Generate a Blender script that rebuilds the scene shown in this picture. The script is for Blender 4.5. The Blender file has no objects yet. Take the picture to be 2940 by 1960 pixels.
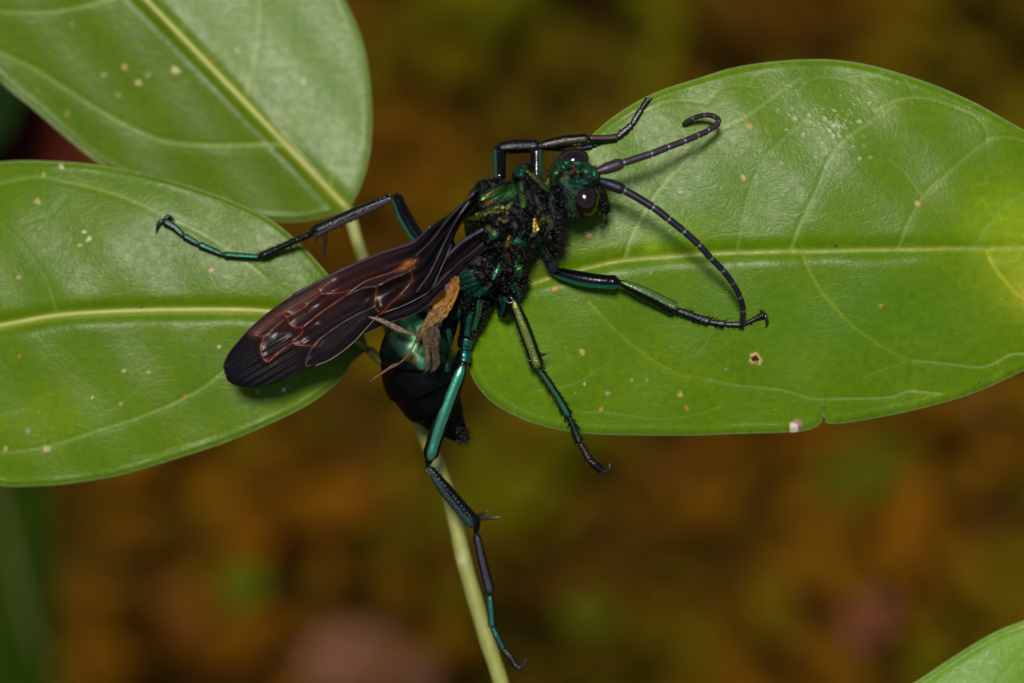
import bpy, bmesh, math, random
import numpy as np
from mathutils import Vector, Matrix

random.seed(7); rng = np.random.default_rng(7)
scene = bpy.context.scene
COL = scene.collection

# ------------------------------------------------------------------ camera
W, H = 2940.0, 1960.0                       # photograph pixels
FRAME = 0.075                               # metres across the frame at the subject
LENS = 100.0
S = FRAME / W                               # metres per photograph pixel at the subject
D0 = FRAME * LENS / 36.0                    # subject distance
PITCH = math.radians(60)
F = np.array([0, math.cos(PITCH), -math.sin(PITCH)])
R = np.array([1.0, 0, 0])
U = np.array([0, math.sin(PITCH), math.cos(PITCH)])
SUBJ = np.array([0, 0, 0.305])              # the leaves are about 30 cm above the forest floor
CAM = SUBJ - F * D0

def P(pts):
    """(x px, y px, height towards viewer in px) -> metres"""
    p = np.asarray(pts, float).reshape(-1, 3)
    k = 36.0 / LENS / W
    d = (D0 - p[:, 2] * S)[:, None]
    return CAM + d * (F + ((p[:, 0:1] - W / 2) * k) * R + ((H / 2 - p[:, 1:2]) * k) * U)

def on_ground(x, y, z=0.0):
    k = 36.0 / LENS / W
    d = F + (x - W / 2) * k * R + (H / 2 - y) * k * U
    t = (z - CAM[2]) / d[2]
    return CAM + t * d

cd = bpy.data.cameras.new('camera'); cam = bpy.data.objects.new('camera', cd); COL.objects.link(cam)
cam.matrix_world = Matrix(((R[0], U[0], -F[0], CAM[0]), (R[1], U[1], -F[1], CAM[1]), (R[2], U[2], -F[2], CAM[2]), (0, 0, 0, 1)))
cd.lens = LENS; cd.sensor_width = 36; cd.clip_start = 0.005; cd.clip_end = 200
cd.dof.use_dof = True; cd.dof.focus_distance = D0 - 50 * S; cd.dof.aperture_fstop = 16
scene.camera = cam

# ------------------------------------------------------------------ light
TILT_UP, TILT_LEFT = math.radians(16), math.radians(4)
L = -F + math.tan(TILT_UP) * U - math.tan(TILT_LEFT) * R
L = L / np.linalg.norm(L)
elev = math.asin(L[2]); azim = math.atan2(L[0], L[1])
world = bpy.data.worlds.new('World'); scene.world = world; world.use_nodes = True
wn = world.node_tree.nodes; wl = world.node_tree.links
sky = wn.new('ShaderNodeTexSky'); sky.sky_type = 'NISHITA'; sky.sun_disc = False
sky.sun_elevation = elev; sky.sun_rotation = azim
wl.new(sky.outputs[0], wn['Background'].inputs[0]); wn['Background'].inputs[1].default_value = 0.05
sd = bpy.data.lights.new('sun', 'SUN'); sd.energy = 3.75; sd.angle = math.radians(13); sd.color = (1, 0.95, 0.86)
sun = bpy.data.objects.new('sun', sd); COL.objects.link(sun)
sun.rotation_euler = Vector(L).to_track_quat('Z', 'Y').to_euler(); sun.location = (0, 0, 2)
vs = scene.view_settings; vs.view_transform = 'Standard'; vs.look = 'None'; vs.exposure = 0; vs.gamma = 1; vs.use_curve_mapping = False

# ------------------------------------------------------------------ helpers
def tag(o, label=None, cat=None, group=None, kind=None):
    if label: o['label'] = label
    if cat: o['category'] = cat
    if group: o['group'] = group
    if kind: o['kind'] = kind
    return o

def empty(name, loc):
    o = bpy.data.objects.new(name, None); COL.objects.link(o); o.location = Vector(loc)
    o.empty_display_size = 0.002
    return o

def link_mesh(name, verts, faces, mat, parent=None, attrs=None, uv=None, smooth=True, recalc=True):
    """verts in metres; faces list or (n,4) array; attrs: name -> (n,) or (n,3) per vertex"""
    org = np.array(parent.matrix_basis.translation) if parent is not None else np.zeros(3)
    if parent is not None and parent.parent is not None:
        org = org + np.array(parent.parent.matrix_basis.translation)
    me = bpy.data.meshes.new(name)
    v = np.asarray(verts, float) - org
    if isinstance(faces, np.ndarray):
        n, k = faces.shape
        me.vertices.add(len(v)); me.vertices.foreach_set('co', v.astype(np.float32).ravel())
        me.loops.add(n * k); me.loops.foreach_set('vertex_index', faces.astype(np.int32).ravel())
        me.polygons.add(n)
        me.polygons.foreach_set('loop_start', np.arange(0, n * k, k, dtype=np.int32))
        me.update(calc_edges=True)
    else:
        me.from_pydata([tuple(q) for q in v], [], [tuple(f) for f in faces]); me.update()
    if attrs:
        for k_, a in attrs.items():
            a = np.asarray(a, float)
            if a.ndim == 2:
                at = me.color_attributes.new(k_, 'FLOAT_COLOR', 'POINT')
                c = np.ones((len(v), 4)); c[:, :3] = a
                at.data.foreach_set('color', c.astype(np.float32).ravel())
            else:
                at = me.attributes.new(k_, 'FLOAT', 'POINT'); at.data.foreach_set('value', a.astype(np.float32))
    if uv is not None:
        li = np.empty(len(me.loops), np.int32); me.loops.foreach_get('vertex_index', li)
        ul = me.uv_layers.new(name='UVMap'); ul.data.foreach_set('uv', np.asarray(uv, np.float32)[li].ravel())
    if recalc:
        bm = bmesh.new(); bm.from_mesh(me); bmesh.ops.recalc_face_normals(bm, faces=bm.faces); bm.to_mesh(me); bm.free()
    if smooth:
        me.polygons.foreach_set('use_smooth', np.ones(len(me.polygons), bool))
    me.materials.append(mat)
    o = bpy.data.objects.new(name, me); COL.objects.link(o)
    if parent is not None: o.parent = parent
    return o

def spline(pts, n=None, per=12):
    """Catmull-Rom through pts, resampled evenly to n points"""
    p = np.asarray(pts, float)
    q = np.vstack([2 * p[0] - p[1], p, 2 * p[-1] - p[-2]])
    out = []
    for i in range(1, len(q) - 2):
        t = np.linspace(0, 1, per, endpoint=False)[:, None]
        a, b, c, d = q[i - 1], q[i], q[i + 1], q[i + 2]
        out.append(0.5 * (2 * b + (c - a) * t + (2 * a - 5 * b + 4 * c - d) * t ** 2 + (-a + 3 * b - 3 * c + d) * t ** 3))
    out.append(p[-1:]); out = np.vstack(out)
    if n is None: return out
    s = np.r_[0, np.cumsum(np.linalg.norm(np.diff(out, axis=0), axis=1))]
    u = np.linspace(0, s[-1], n)
    return np.stack([np.interp(u, s, out[:, k]) for k in range(p.shape[1])], 1)

def resamp(v, n):
    v = np.asarray(v, float)
    return np.interp(np.linspace(0, 1, n), np.linspace(0, 1, len(v)), v)

def sweep(path, rad, seg=12, flat=1.0):
    """closed tube (px space) along path with radii"""
    path = np.asarray(path, float); n = len(path)
    t = np.gradient(path, axis=0); t /= np.linalg.norm(t, axis=1)[:, None] + 1e-9
    a = np.cross(t[0], [0, 0, 1.0])
    if np.linalg.norm(a) < 1e-3: a = np.cross(t[0], [0, 1.0, 0])
    a /= np.linalg.norm(a)
    vs_, fs = [], []
    ang = np.linspace(0, 2 * math.pi, seg, endpoint=False)
    for i in range(n):
        a = a - t[i] * a.dot(t[i]); a /= np.linalg.norm(a) + 1e-9
        b = np.cross(t[i], a)
        vs_.append(path[i] + rad[i] * (np.cos(ang)[:, None] * a + flat * np.sin(ang)[:, None] * b))
    V = np.vstack(vs_)
    for i in range(n - 1):
        for k in range(seg):
            k2 = (k + 1) % seg
            fs.append((i * seg + k, i * seg + k2, (i + 1) * seg + k2, (i + 1) * seg + k))
    V = np.vstack([V, path[:1], path[-1:]])
    for k in range(seg):
        k2 = (k + 1) % seg
        fs.append((n * seg, k2, k)); fs.append((n * seg + 1, (n - 1) * seg + k, (n - 1) * seg + k2))
    return V, fs

class MB:
    """collects px-space pieces of one mesh, with a colour per vertex"""
    def __init__(s): s.v, s.f, s.c, s.g, s.n = [], [], [], [], 0
    def add(s, V, fs, col=(0, 0, 0), g=0.0):
        V = np.asarray(V, float)
        s.v.append(V); s.f += [tuple(i + s.n for i in f) for f in fs]; s.n += len(V)
        col = np.asarray(col, float); s.c.append(np.tile(col, (len(V), 1)) if col.ndim == 1 else col)
        s.g.append(np.full(len(V), g) if np.isscalar(g) else g)
    def tube(s, path, rad, seg=10, col=(0, 0, 0), g=0.0, flat=1.0):
        V, f = sweep(path, rad, seg, flat); s.add(V, f, col, g)
    def ball(s, c, r, col=(0, 0, 0), g=0.0, nu=16, nv=10, axes=None):
        V, f = ellipsoid(c, r, axes, nu, nv); s.add(V, f, col, g)
    def spike(s, a, b, r, col=(0, 0, 0), g=0.0):
        a = np.asarray(a, float); b = np.asarray(b, float)
        t = b - a; t /= np.linalg.norm(t) + 1e-9
        x = np.cross(t, [0.3, 0.5, 0.8]); x /= np.linalg.norm(x) + 1e-9; y = np.cross(t, x)
        V = [a + r * (math.cos(q) * x + math.sin(q) * y) for q in (0, 2.094, 4.189)] + [b]
        s.add(V, [(0, 1, 3), (1, 2, 3), (2, 0, 3)], col, g)
    def build(s, name, mat, parent=None, smooth=True, recalc=True, dusty=None):
        V = np.vstack(s.v)
        if dusty is None: dusty = np.zeros(len(V))
        return link_mesh(name, P(V), s.f, mat, parent, {'Col': np.vstack(s.c), 'sheen': np.concatenate(s.g), 'dusty': dusty}, smooth=smooth, recalc=recalc)

def ellipsoid(c, r, axes=None, nu=16, nv=10):
    if axes is None: axes = np.eye(3)
    axes = np.asarray(axes, float); V, f = [], []
    for j in range(nv + 1):
        th = math.pi * j / nv
        for i in range(nu):
            ph = 2 * math.pi * i / nu
            q = np.array([math.sin(th) * math.cos(ph), math.sin(th) * math.sin(ph), math.cos(th)]) * r
            V.append(np.asarray(c) + q @ axes)
    for j in range(nv):
        for i in range(nu):
            i2 = (i + 1) % nu
            f.append((j * nu + i, j * nu + i2, (j + 1) * nu + i2, (j + 1) * nu + i))
    return np.array(V), f

def frame2(dx, dy, dh=0.0):
    a = np.array([dx, dy, dh], float); a /= np.linalg.norm(a)
    b = np.cross(a, [0, 0, 1.0]); b /= np.linalg.norm(b)
    c = np.cross(a, b)
    return np.array([a, b, c])

def dist_poly(x, y, poly):
    """distance of every (x,y) to a polyline and the position 0..1 along it"""
    poly = np.asarray(poly, float)
    best = np.full(x.shape, 1e9); pos = np.zeros(x.shape)
    m = len(poly) - 1
    for i in range(m):
        a, b = poly[i], poly[i + 1]; d = b - a; l2 = d.dot(d) + 1e-9
        t = np.clip(((x - a[0]) * d[0] + (y - a[1]) * d[1]) / l2, 0, 1)
        dd = np.hypot(x - a[0] - t * d[0], y - a[1] - t * d[1])
        k = dd < best; best = np.where(k, dd, best); pos = np.where(k, (i + t) / m, pos)
    return best, pos

def sstep(a, b, x):
    t = np.clip((x - a) / (b - a), 0, 1); return t * t * (3 - 2 * t)

# ------------------------------------------------------------------ materials
class NT:
    def __init__(s, name):
        s.m = bpy.data.materials.new(name); s.m.use_nodes = True
        s.t = s.m.node_tree; s.n = s.t.nodes; s.b = s.n['Principled BSDF']
    def new(s, kind, **kw):
        o = s.n.new(kind)
        for k, v in kw.items():
            if hasattr(o, k) and not k[0].isupper(): setattr(o, k, v)
            else: o.inputs[k.replace('_', ' ')].default_value = v
        return o
    def link(s, a, b): s.t.links.new(a, b)
    def noise(s, scale, detail=3, vec=None, rough=0.5):
        o = s.new('ShaderNodeTexNoise'); o.inputs['Scale'].default_value = scale; o.inputs['Detail'].default_value = detail
        o.inputs['Roughness'].default_value = rough
        if vec is not None: s.link(vec, o.inputs['Vector'])
        return o.outputs['Fac']
    def ramp(s, fac, a, b, ca=(0, 0, 0, 1), cb=(1, 1, 1, 1)):
        o = s.new('ShaderNodeValToRGB'); o.color_ramp.elements[0].position = a; o.color_ramp.elements[1].position = b
        o.color_ramp.elements[0].color = ca; o.color_ramp.elements[1].color = cb
        s.link(fac, o.inputs[0]); return o.outputs[0]
    def mix(s, fac, a, b, mode='MIX'):
        o = s.new('ShaderNodeMix', data_type='RGBA', blend_type=mode)
        for v, i in ((fac, 0), (a, 6), (b, 7)):
            if hasattr(v, 'node'): s.link(v, o.inputs[i])
            elif i == 0: o.inputs[0].default_value = v
            else: o.inputs[i].default_value = (*v, 1)
        return o.outputs[2]
    def math(s, op, a, b=0.0):
        o = s.new('ShaderNodeMath', operation=op)
        for v, i in ((a, 0), (b, 1)):
            if hasattr(v, 'node'): s.link(v, o.inputs[i])
            else: o.inputs[i].default_value = v
        return o.outputs[0]
    def attr(s, name, out='Color'):
        o = s.new('ShaderNodeAttribute', attribute_name=name); return o.outputs[out]
    def bump(s, hgt, dist, strength=1.0, prev=None):
        o = s.new('ShaderNodeBump'); o.inputs['Distance'].default_value = dist; o.inputs['Strength'].default_value = strength
        s.link(hgt, o.inputs['Height'])
        if prev is not None: s.link(prev, o.inputs['Normal'])
        return o.outputs[0]
    def set(s, **kw):
        for k, v in kw.items():
            i = s.b.inputs[k.replace('_', ' ')]
            if hasattr(v, 'node'): s.link(v, i)
            elif isinstance(v, tuple): i.default_value = (*v, 1)
            else: i.default_value = v
        return s.m
    def obj(s): return s.new('ShaderNodeTexCoord').outputs['Object']
    def uv(s): return s.new('ShaderNodeTexCoord').outputs['UV']

def leaf_material(name, rough=0.33, blotch=1.0, spec=0.13):
    t = NT(name); uv = t.uv(); base = t.attr('Col')
    n1 = t.noise(5, 4, uv); n2 = t.noise(42, 4, uv); n3 = t.noise(190, 3, uv, 0.7)
    c = t.mix(t.math('MULTIPLY', t.ramp(n1, 0.35, 0.68), 0.45 * blotch), base, t.mix(1.0, base, (1.5, 1.22, 1.0), 'MULTIPLY'))
    c = t.mix(t.math('MULTIPLY', t.ramp(n2, 0.36, 0.66), 0.5), c, t.mix(1.0, c, (0.58, 0.68, 0.55), 'MULTIPLY'))
    c = t.mix(t.math('MULTIPLY', t.ramp(n3, 0.42, 0.7), 0.5), c, t.mix(1.0, c, (1.5, 1.35, 1.6), 'MULTIPLY'))
    # fine venation net, in broken pale threads
    mp = t.new('ShaderNodeMapping'); mp.inputs['Scale'].default_value = (16, 30, 1); mp.inputs['Rotation'].default_value = (0, 0, 0.35)
    t.link(uv, mp.inputs[0])
    wob = t.new('ShaderNodeTexNoise'); wob.inputs['Scale'].default_value = 25; t.link(uv, wob.inputs['Vector'])
    mv = t.new('ShaderNodeVectorMath', operation='MULTIPLY_ADD'); t.link(wob.outputs['Color'], mv.inputs[0]); mv.inputs[1].default_value = (1.0, 1.0, 0); t.link(mp.outputs[0], mv.inputs[2])
    vo = t.new('ShaderNodeTexVoronoi', feature='DISTANCE_TO_EDGE'); vo.inputs['Scale'].default_value = 1; t.link(mv.outputs[0], vo.inputs['Vector'])
    net = t.ramp(vo.outputs['Distance'], 0.015, 0.07, (1, 1, 1, 1), (0, 0, 0, 1))
    netm = t.math('MULTIPLY', net, t.ramp(t.noise(9, 3, uv), 0.5, 0.66))
    c = t.mix(t.math('MULTIPLY', netm, 0.5), c, t.mix(1.0, c, (1.45, 1.28, 3.0), 'MULTIPLY'))
    vo2 = t.new('ShaderNodeTexVoronoi', feature='DISTANCE_TO_EDGE'); vo2.inputs['Scale'].default_value = 60; t.link(uv, vo2.inputs['Vector'])
    # small pale dots, sparse
    vd = t.new('ShaderNodeTexVoronoi'); vd.inputs['Scale'].default_value = 22; t.link(uv, vd.inputs['Vector'])
    dot = t.math('MULTIPLY', t.ramp(vd.outputs['Distance'], 0.05, 0.075, (1, 1, 1, 1), (0, 0, 0, 1)), t.ramp(vd.outputs['Color'], 0.62, 0.66))
    c = t.mix(t.math('MULTIPLY', dot, 0.45), c, (0.32, 0.36, 0.16))
    hgt = t.math('ADD', t.math('MULTIPLY', t.ramp(vo2.outputs['Distance'], 0.0, 0.35), 0.45), t.math('MULTIPLY', n3, 0.7))
    hgt = t.math('ADD', hgt, t.math('MULTIPLY', net, -0.35))
    hgt = t.math('ADD', hgt, t.math('MULTIPLY', n2, 0.5))
    rg = t.math('ADD', t.math('MULTIPLY', n2, 0.22), rough - 0.11)
    return t.set(Base_Color=c, Roughness=rg, Normal=t.bump(hgt, 0.00003, 0.4), Specular_IOR_Level=spec)

M_leaf = leaf_material('leaf_green')
M_leaf_back = leaf_material('leaf_background', 0.8, 0.6, 0.03)

def simple(name, col, rough=0.5, metal=0.0, var=0.3, scale=900, bump=0.00003, spec=0.5, coat=0.0):
    t = NT(name); n = t.noise(scale, 4, t.obj())
    c = t.mix(n, tuple(q * (1 - var) for q in col), tuple(q * (1 + var) for q in col))
    return t.set(Base_Color=c, Roughness=rough, Metallic=metal, Specular_IOR_Level=spec, Coat_Weight=coat, Normal=t.bump(n, bump, 0.7))

M_midrib = simple('midrib', (0.30, 0.33, 0.055), 0.5, var=0.25, scale=700)
def stem_mat():
    t = NT('stem'); o = t.obj()
    mp = t.new('ShaderNodeMapping'); mp.inputs['Scale'].default_value = (1, 0.15, 1); t.link(o, mp.inputs[0])
    n = t.noise(1500, 4, mp.outputs[0]); n2 = t.noise(350, 3, o)
    c = t.mix(n, (0.17, 0.19, 0.028), (0.30, 0.31, 0.075)); c = t.mix(t.ramp(n2, 0.6, 0.72), c, (0.36, 0.34, 0.15))
    return t.set(Base_Color=c, Roughness=0.6, Normal=t.bump(n, 0.00006))
M_stem = stem_mat()

def cuticle(name, black=(0.0012, 0.0012, 0.0018), rough_m=0.42, rough_b=0.36, grain=5200, dust=1.0, gb=0.00005, thr=(0.3, 0.52), spec=0.3):
    """black chitin, turning to a metallic sheen where the sheen attribute says so"""
    t = NT(name); o = t.obj(); col = t.attr('Col'); sh = t.attr('sheen', 'Fac')
    n = t.noise(grain, 3, o, 0.6); big = t.noise(900, 4, o)
    f = t.math('MULTIPLY', sh, t.math('ADD', 0.45, t.ramp(big, *thr)))
    f = t.math('MINIMUM', f, 1.0)
    du = t.attr('dusty', 'Fac')
    gr = t.math('ADD', 0.15, t.ramp(n, 0.40, 0.58)); gr = t.math('ADD', t.math('MULTIPLY', gr, du), t.math('SUBTRACT', 1.0, du))
    f = t.math('MULTIPLY', f, gr)
    f = t.math('MINIMUM', f, 1.0)
    base = t.mix(f, black, col)
    vd = t.new('ShaderNodeTexVoronoi'); vd.inputs['Scale'].default_value = 9500; t.link(o, vd.inputs['Vector'])
    dm = t.math('MULTIPLY', t.ramp(vd.outputs['Distance'], 0.15, 0.24, (1, 1, 1, 1), (0, 0, 0, 1)), t.ramp(vd.outputs['Color'], 0.62, 0.66))
    dm = t.math('MULTIPLY', t.math('MULTIPLY', dm, dust * 0.6), du)
    base = t.mix(dm, base, (0.5, 0.46, 0.42))
    met = t.math('MULTIPLY', f, t.math('SUBTRACT', 1.0, dm))
    rg = t.math('ADD', rough_b, t.math('MULTIPLY', f, rough_m - rough_b))
    return t.set(Base_Color=base, Metallic=met, Roughness=rg, Specular_IOR_Level=spec, Normal=t.bump(t.math('ADD', t.math('MULTIPLY', n, t.math('ADD', 0.12, du)), t.math('MULTIPLY', big, 0.6)), gb, 0.8))

M_body = cuticle('wasp_cuticle', rough_m=0.38, rough_b=0.40, gb=0.00006, spec=0.10)
M_leg = cuticle('wasp_leg', rough_m=0.36, rough_b=0.2, grain=8000, dust=0.10, gb=0.00006, thr=(0.25, 0.5), spec=0.42)
M_ant = cuticle('wasp_antenna', black=(0.006, 0.005, 0.009), rough_m=0.45, rough_b=0.42, grain=9000, dust=0.35, gb=0.00003)
M_eye = simple('wasp_eye', (0.009, 0.0028, 0.002), 0.12, var=0.25, scale=500, bump=0.0, spec=0.6, coat=0.5)
M_ocellus = simple('wasp_ocellus', (0.10, 0.02, 0.012), 0.12, var=0.2, bump=0.0)
M_hair = simple('wasp_hair', (0.016, 0.015, 0.013), 0.3, var=0.3, bump=0.0)
M_bead = simple('wasp_seta_glint', (0.20, 0.22, 0.22), 0.25, var=0.3, bump=0.0)  # pale, as glossy highlights on the bristle sockets are put into the colour
M_claw = simple('wasp_claw', (0.02, 0.014, 0.016), 0.25, var=0.3, bump=0.0)
M_vein = simple('wing_vein', (0.10, 0.022, 0.006), 0.42, var=0.45, scale=1600)
M_veing = simple('wing_vein_grey', (0.035, 0.022, 0.025), 0.4, var=0.4, scale=1600)
def wing_mat():
    t = NT('wing_membrane'); uv = t.uv(); col = t.attr('Col')
    n = t.noise(14, 4, uv); n2 = t.noise(160, 3, uv)
    c = t.mix(t.math('MULTIPLY', t.ramp(n, 0.4, 0.65), 0.6), col, t.mix(1.0, col, (0.6, 0.7, 1.5), 'MULTIPLY'))
    return t.set(Base_Color=c, Roughness=t.math('ADD', 0.22, t.math('MULTIPLY', n2, 0.2)), Specular_IOR_Level=0.22,
                 Normal=t.bump(t.math('ADD', t.math('MULTIPLY', n2, 0.5), t.math('MULTIPLY', n, 2.0)), 0.00004, 0.5))
M_wing = wing_mat()
def dry_mat():
    t = NT('dry_petal'); col = t.attr('Col'); o = t.obj()
    n = t.noise(3600, 5, o, 0.7)
    c = t.mix(t.ramp(n, 0.35, 0.65), t.mix(1.0, col, (0.16, 0.13, 0.11), 'MULTIPLY'), col)
    return t.set(Base_Color=c, Roughness=0.55, Normal=t.bump(n, 0.00012, 1.0))
M_dry = dry_mat()
def litter_mat():
    t = NT('leaf_litter'); col = t.attr('Col'); n = t.noise(60, 4, t.obj())
    return t.set(Base_Color=t.mix(n, t.mix(1.0, col, (0.6, 0.6, 0.6), 'MULTIPLY'), t.mix(1.0, col, (1.3, 1.3, 1.3), 'MULTIPLY')), Roughness=0.9, Specular_IOR_Level=0.05)
M_litter = litter_mat()
def ground_mat():
    t = NT('forest_floor'); o = t.obj()
    a, b, c_ = t.noise(14, 5, o), t.noise(34, 4, o), t.noise(300, 4, o)
    c = t.mix(t.ramp(a, 0.38, 0.62), (0.060, 0.025, 0.0006), (0.050, 0.036, 0.0006))
    c = t.mix(t.ramp(b, 0.55, 0.7), c, (0.075, 0.026, 0.006)); c = t.mix(t.math('MULTIPLY', c_, 0.5), c, (0.015, 0.01, 0.004))
    return t.set(Base_Color=c, Roughness=0.95, Specular_IOR_Level=0.05, Normal=t.bump(c_, 0.004))
M_ground = ground_mat()

# ------------------------------------------------------------------ setting: the forest floor
def build_ground():
    n = 140; ax = np.sign(np.linspace(-1, 1, n)) * (np.abs(np.linspace(-1, 1, n)) ** 4) * 30
    X, Y = np.meshgrid(ax, ax, indexing='ij')
    Z = 0.006 * np.sin(X * 23 + 1) * np.cos(Y * 19) + 0.004 * np.sin(X * 51 + Y * 37)
    V = np.stack([X, Y, Z - 0.012], -1).reshape(-1, 3)
    i = np.arange(n * n).reshape(n, n)
    fs = np.stack([i[:-1, :-1], i[1:, :-1], i[1:, 1:], i[:-1, 1:]], -1).reshape(-1, 4)
    tag(link_mesh('forest_floor', V, fs, M_ground, recalc=False), kind='structure')
build_ground()

BROWN, OLIVE, RUST, DARK, MOSS, PINKB = (0.080, 0.034, 0.0005), (0.072, 0.047, 0.0004), (0.108, 0.040, 0.0008), (0.042, 0.019, 0.0008), (0.068, 0.064, 0.0004), (0.13, 0.058, 0.024)
LY = on_ground(1470, 980)[1]
def litter_tone(x, y):
    """patches of like leaves: what lies on the floor changes over a few centimetres"""
    a = math.sin(x * 61 + 1.3) + math.sin(y * 53 + x * 31 + 0.4) + 0.8 * math.sin(x * 117 - y * 93 + 2.0) + rng.normal(0, 0.55) + 11 * (y - LY)
    b = math.sin(x * 44 - y * 71 + 4.0) + math.sin(y * 105 + 0.9) + rng.normal(0, 0.5)
    if b > 1.75: return DARK
    if a > 1.75: return MOSS
    if a > -0.15: return OLIVE
    if a < -1.6: return RUST
    if b < -2.0: return PINKB
    return BROWN
def litter():
    ctr = on_ground(1470, 980)
    V, Fc, C = [], [], []; k = 0
    for q in range(7000):
        x = ctr[0] + rng.uniform(-0.32, 0.32); y = ctr[1] + rng.uniform(-0.34, 0.34)
        l = rng.uniform(0.006, 0.021); w = l * rng.uniform(0.3, 0.6); a = rng.uniform(0, 6.28)
        tx, ty = rng.normal(0, 0.22, 2); bend = rng.uniform(-0.3, 0.5); z = rng.uniform(0.001, 0.009)
        c = np.array(litter_tone(x, y)) * rng.uniform(0.75, 1.25) * (1.03 if y > LY + 0.04 else 1.2)
        prof = ((-1, 0.05), (-0.55, 0.75), (0, 1), (0.5, 0.75), (1, 0.05))
        for (u, ww) in prof:
            for s in (-1, 0, 1):
                lx, ly = u * l / 2, s * ww * w / 2
                lz = bend * l * u * u * 0.4 + abs(s) * w * 0.12 + lx * tx + ly * ty
                V.append((x + lx * math.cos(a) - ly * math.sin(a), y + lx * math.sin(a) + ly * math.cos(a), z + lz)); C.append(c)
        for i in range(4):
            for j in range(2):
                b = k + i * 3 + j; Fc.append((b, b + 3, b + 4, b + 1))
        k += 15
    o = link_mesh('leaf_litter', np.array(V), np.array(Fc), M_litter, None, {'Col': np.array(C)}, smooth=False, recalc=False)
    tag(o, 'brown and olive fallen leaves covering the forest floor below the plant', 'leaf litter', kind='stuff')
litter()

# ------------------------------------------------------------------ leaves
GREEN = np.array([0.070, 0.144, 0.0008])
def build_leaf(name, parent, top, bot, mid, hfun, nu, nv, veins, spots, colfun=None, holes=(), mat=None, mid_r=(9, 6), mid_col=None, thick=9, rim=0.6, lab=None):
    T = spline(top, nu); B = spline(bot, nu); Mi = spline(mid, nu)
    v = np.linspace(-1, 1, nv)
    a = np.abs(v)[None, :, None]
    E = np.where(v[None, :, None] < 0, T[:, None, :], B[:, None, :])
    XY = Mi[:, None, :] * (1 - a) + E * a
    x = XY[..., 0].ravel(); y = XY[..., 1].ravel()
    col = np.tile(GREEN, (len(x), 1)) if colfun is None else colfun(x, y)
    h = hfun(x, y)
    h = h + 2.2 * np.sin(x / 61 + y / 83) + 1.6 * np.sin(x / 37 - y / 49 + 1)
    dm, pm = dist_poly(x, y, spline(mid, 40))
    pale = np.array([0.24, 0.29, 0.05])
    k = 0.75 * np.exp(-(dm / (mid_r[0] * 1.3)) ** 2); col = col * (1 - k[:, None]) + pale * k[:, None]
    for vn in veins:
        pts, w, amt = vn[0], vn[1] * 0.85, vn[2] * 0.8
        pl = spline(pts, 6 * len(pts)); d, pos = dist_poly(x, y, pl)
        pl2 = pl + 0
        fade = 1 - 0.5 * pos
        k = amt * fade * np.exp(-(d / w) ** 2)
        col = col * (1 - k[:, None]) + (vn[3] if len(vn) > 3 else np.array([0.22, 0.31, 0.09])) * k[:, None]
        h = h - 2.4 * amt * np.exp(-(d / (w * 2.2)) ** 2) + 2.0 * amt * np.exp(-(d / (w * 0.9)) ** 2)
    dr, _ = dist_poly(x, y, np.vstack([T, B[::-1]])[::3])
    k = rim * np.exp(-(dr / 6.5) ** 2); col = col * (1 - k[:, None]) + np.array([0.21, 0.27, 0.10]) * k[:, None]  # pale margin, with the rim highlight painted into the colour
    h = h - 7 * np.exp(-(dr / 9) ** 2) + 2.0 * np.exp(-((dr - 14) / 9) ** 2)
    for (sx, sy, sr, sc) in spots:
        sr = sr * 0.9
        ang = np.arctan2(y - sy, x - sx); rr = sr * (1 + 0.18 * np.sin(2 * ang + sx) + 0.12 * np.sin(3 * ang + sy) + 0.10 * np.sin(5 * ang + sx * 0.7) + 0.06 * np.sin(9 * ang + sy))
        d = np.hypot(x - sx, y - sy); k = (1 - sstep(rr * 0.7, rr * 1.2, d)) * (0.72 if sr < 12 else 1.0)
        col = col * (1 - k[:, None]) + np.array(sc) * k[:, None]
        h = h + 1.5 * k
    idx = np.arange(nu * nv).reshape(nu, nv)
    fs = np.stack([idx[:-1, :-1], idx[1:, :-1], idx[1:, 1:], idx[:-1, 1:]], -1).reshape(-1, 4)
    if holes:
        fx = x[fs].mean(1); fy = y[fs].mean(1); keep = np.ones(len(fs), bool)
        for (hx, hy, hr) in holes:
            an = np.arctan2(fy - hy, fx - hx)
            keep &= np.hypot(fx - hx, fy - hy) > hr * (1 + 0.25 * np.sin(3 * an) + 0.2 * np.sin(2 * an + 1))
        fs = fs[keep]
    o = link_mesh(name, P(np.stack([x, y, h], 1)), fs, mat or M_leaf, parent, {'Col': col}, uv=np.stack([x / 1000, y / 1000], 1), recalc=False)
    sm = o.modifiers.new('thickness', 'SOLIDIFY'); sm.thickness = thick * S; sm.offset = -1
    if lab: o['label'] = lab
    mp = spline(mid, 80); mh = hfun(mp[:, 0], mp[:, 1]) + 2.2 * np.sin(mp[:, 0] / 61 + mp[:, 1] / 83) + 1.6 * np.sin(mp[:, 0] / 37 - mp[:, 1] / 49 + 1)
    mb = MB(); rr = resamp([mid_r[0], (mid_r[0] + mid_r[1]) / 2, mid_r[1], mid_r[1] * 0.3], 80)
    mb.tube(np.column_stack([mp, mh + rr * 0.15 - 0.5]), rr, 10, flat=0.62)
    mb.build('midrib', mid_col or M_midrib, o)
    return o

TAN = (0.42, 0.30, 0.13); ORG = (0.40, 0.20, 0.03); PALE = (0.5, 0.5, 0.33); PINK = (0.36, 0.22, 0.16)

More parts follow.
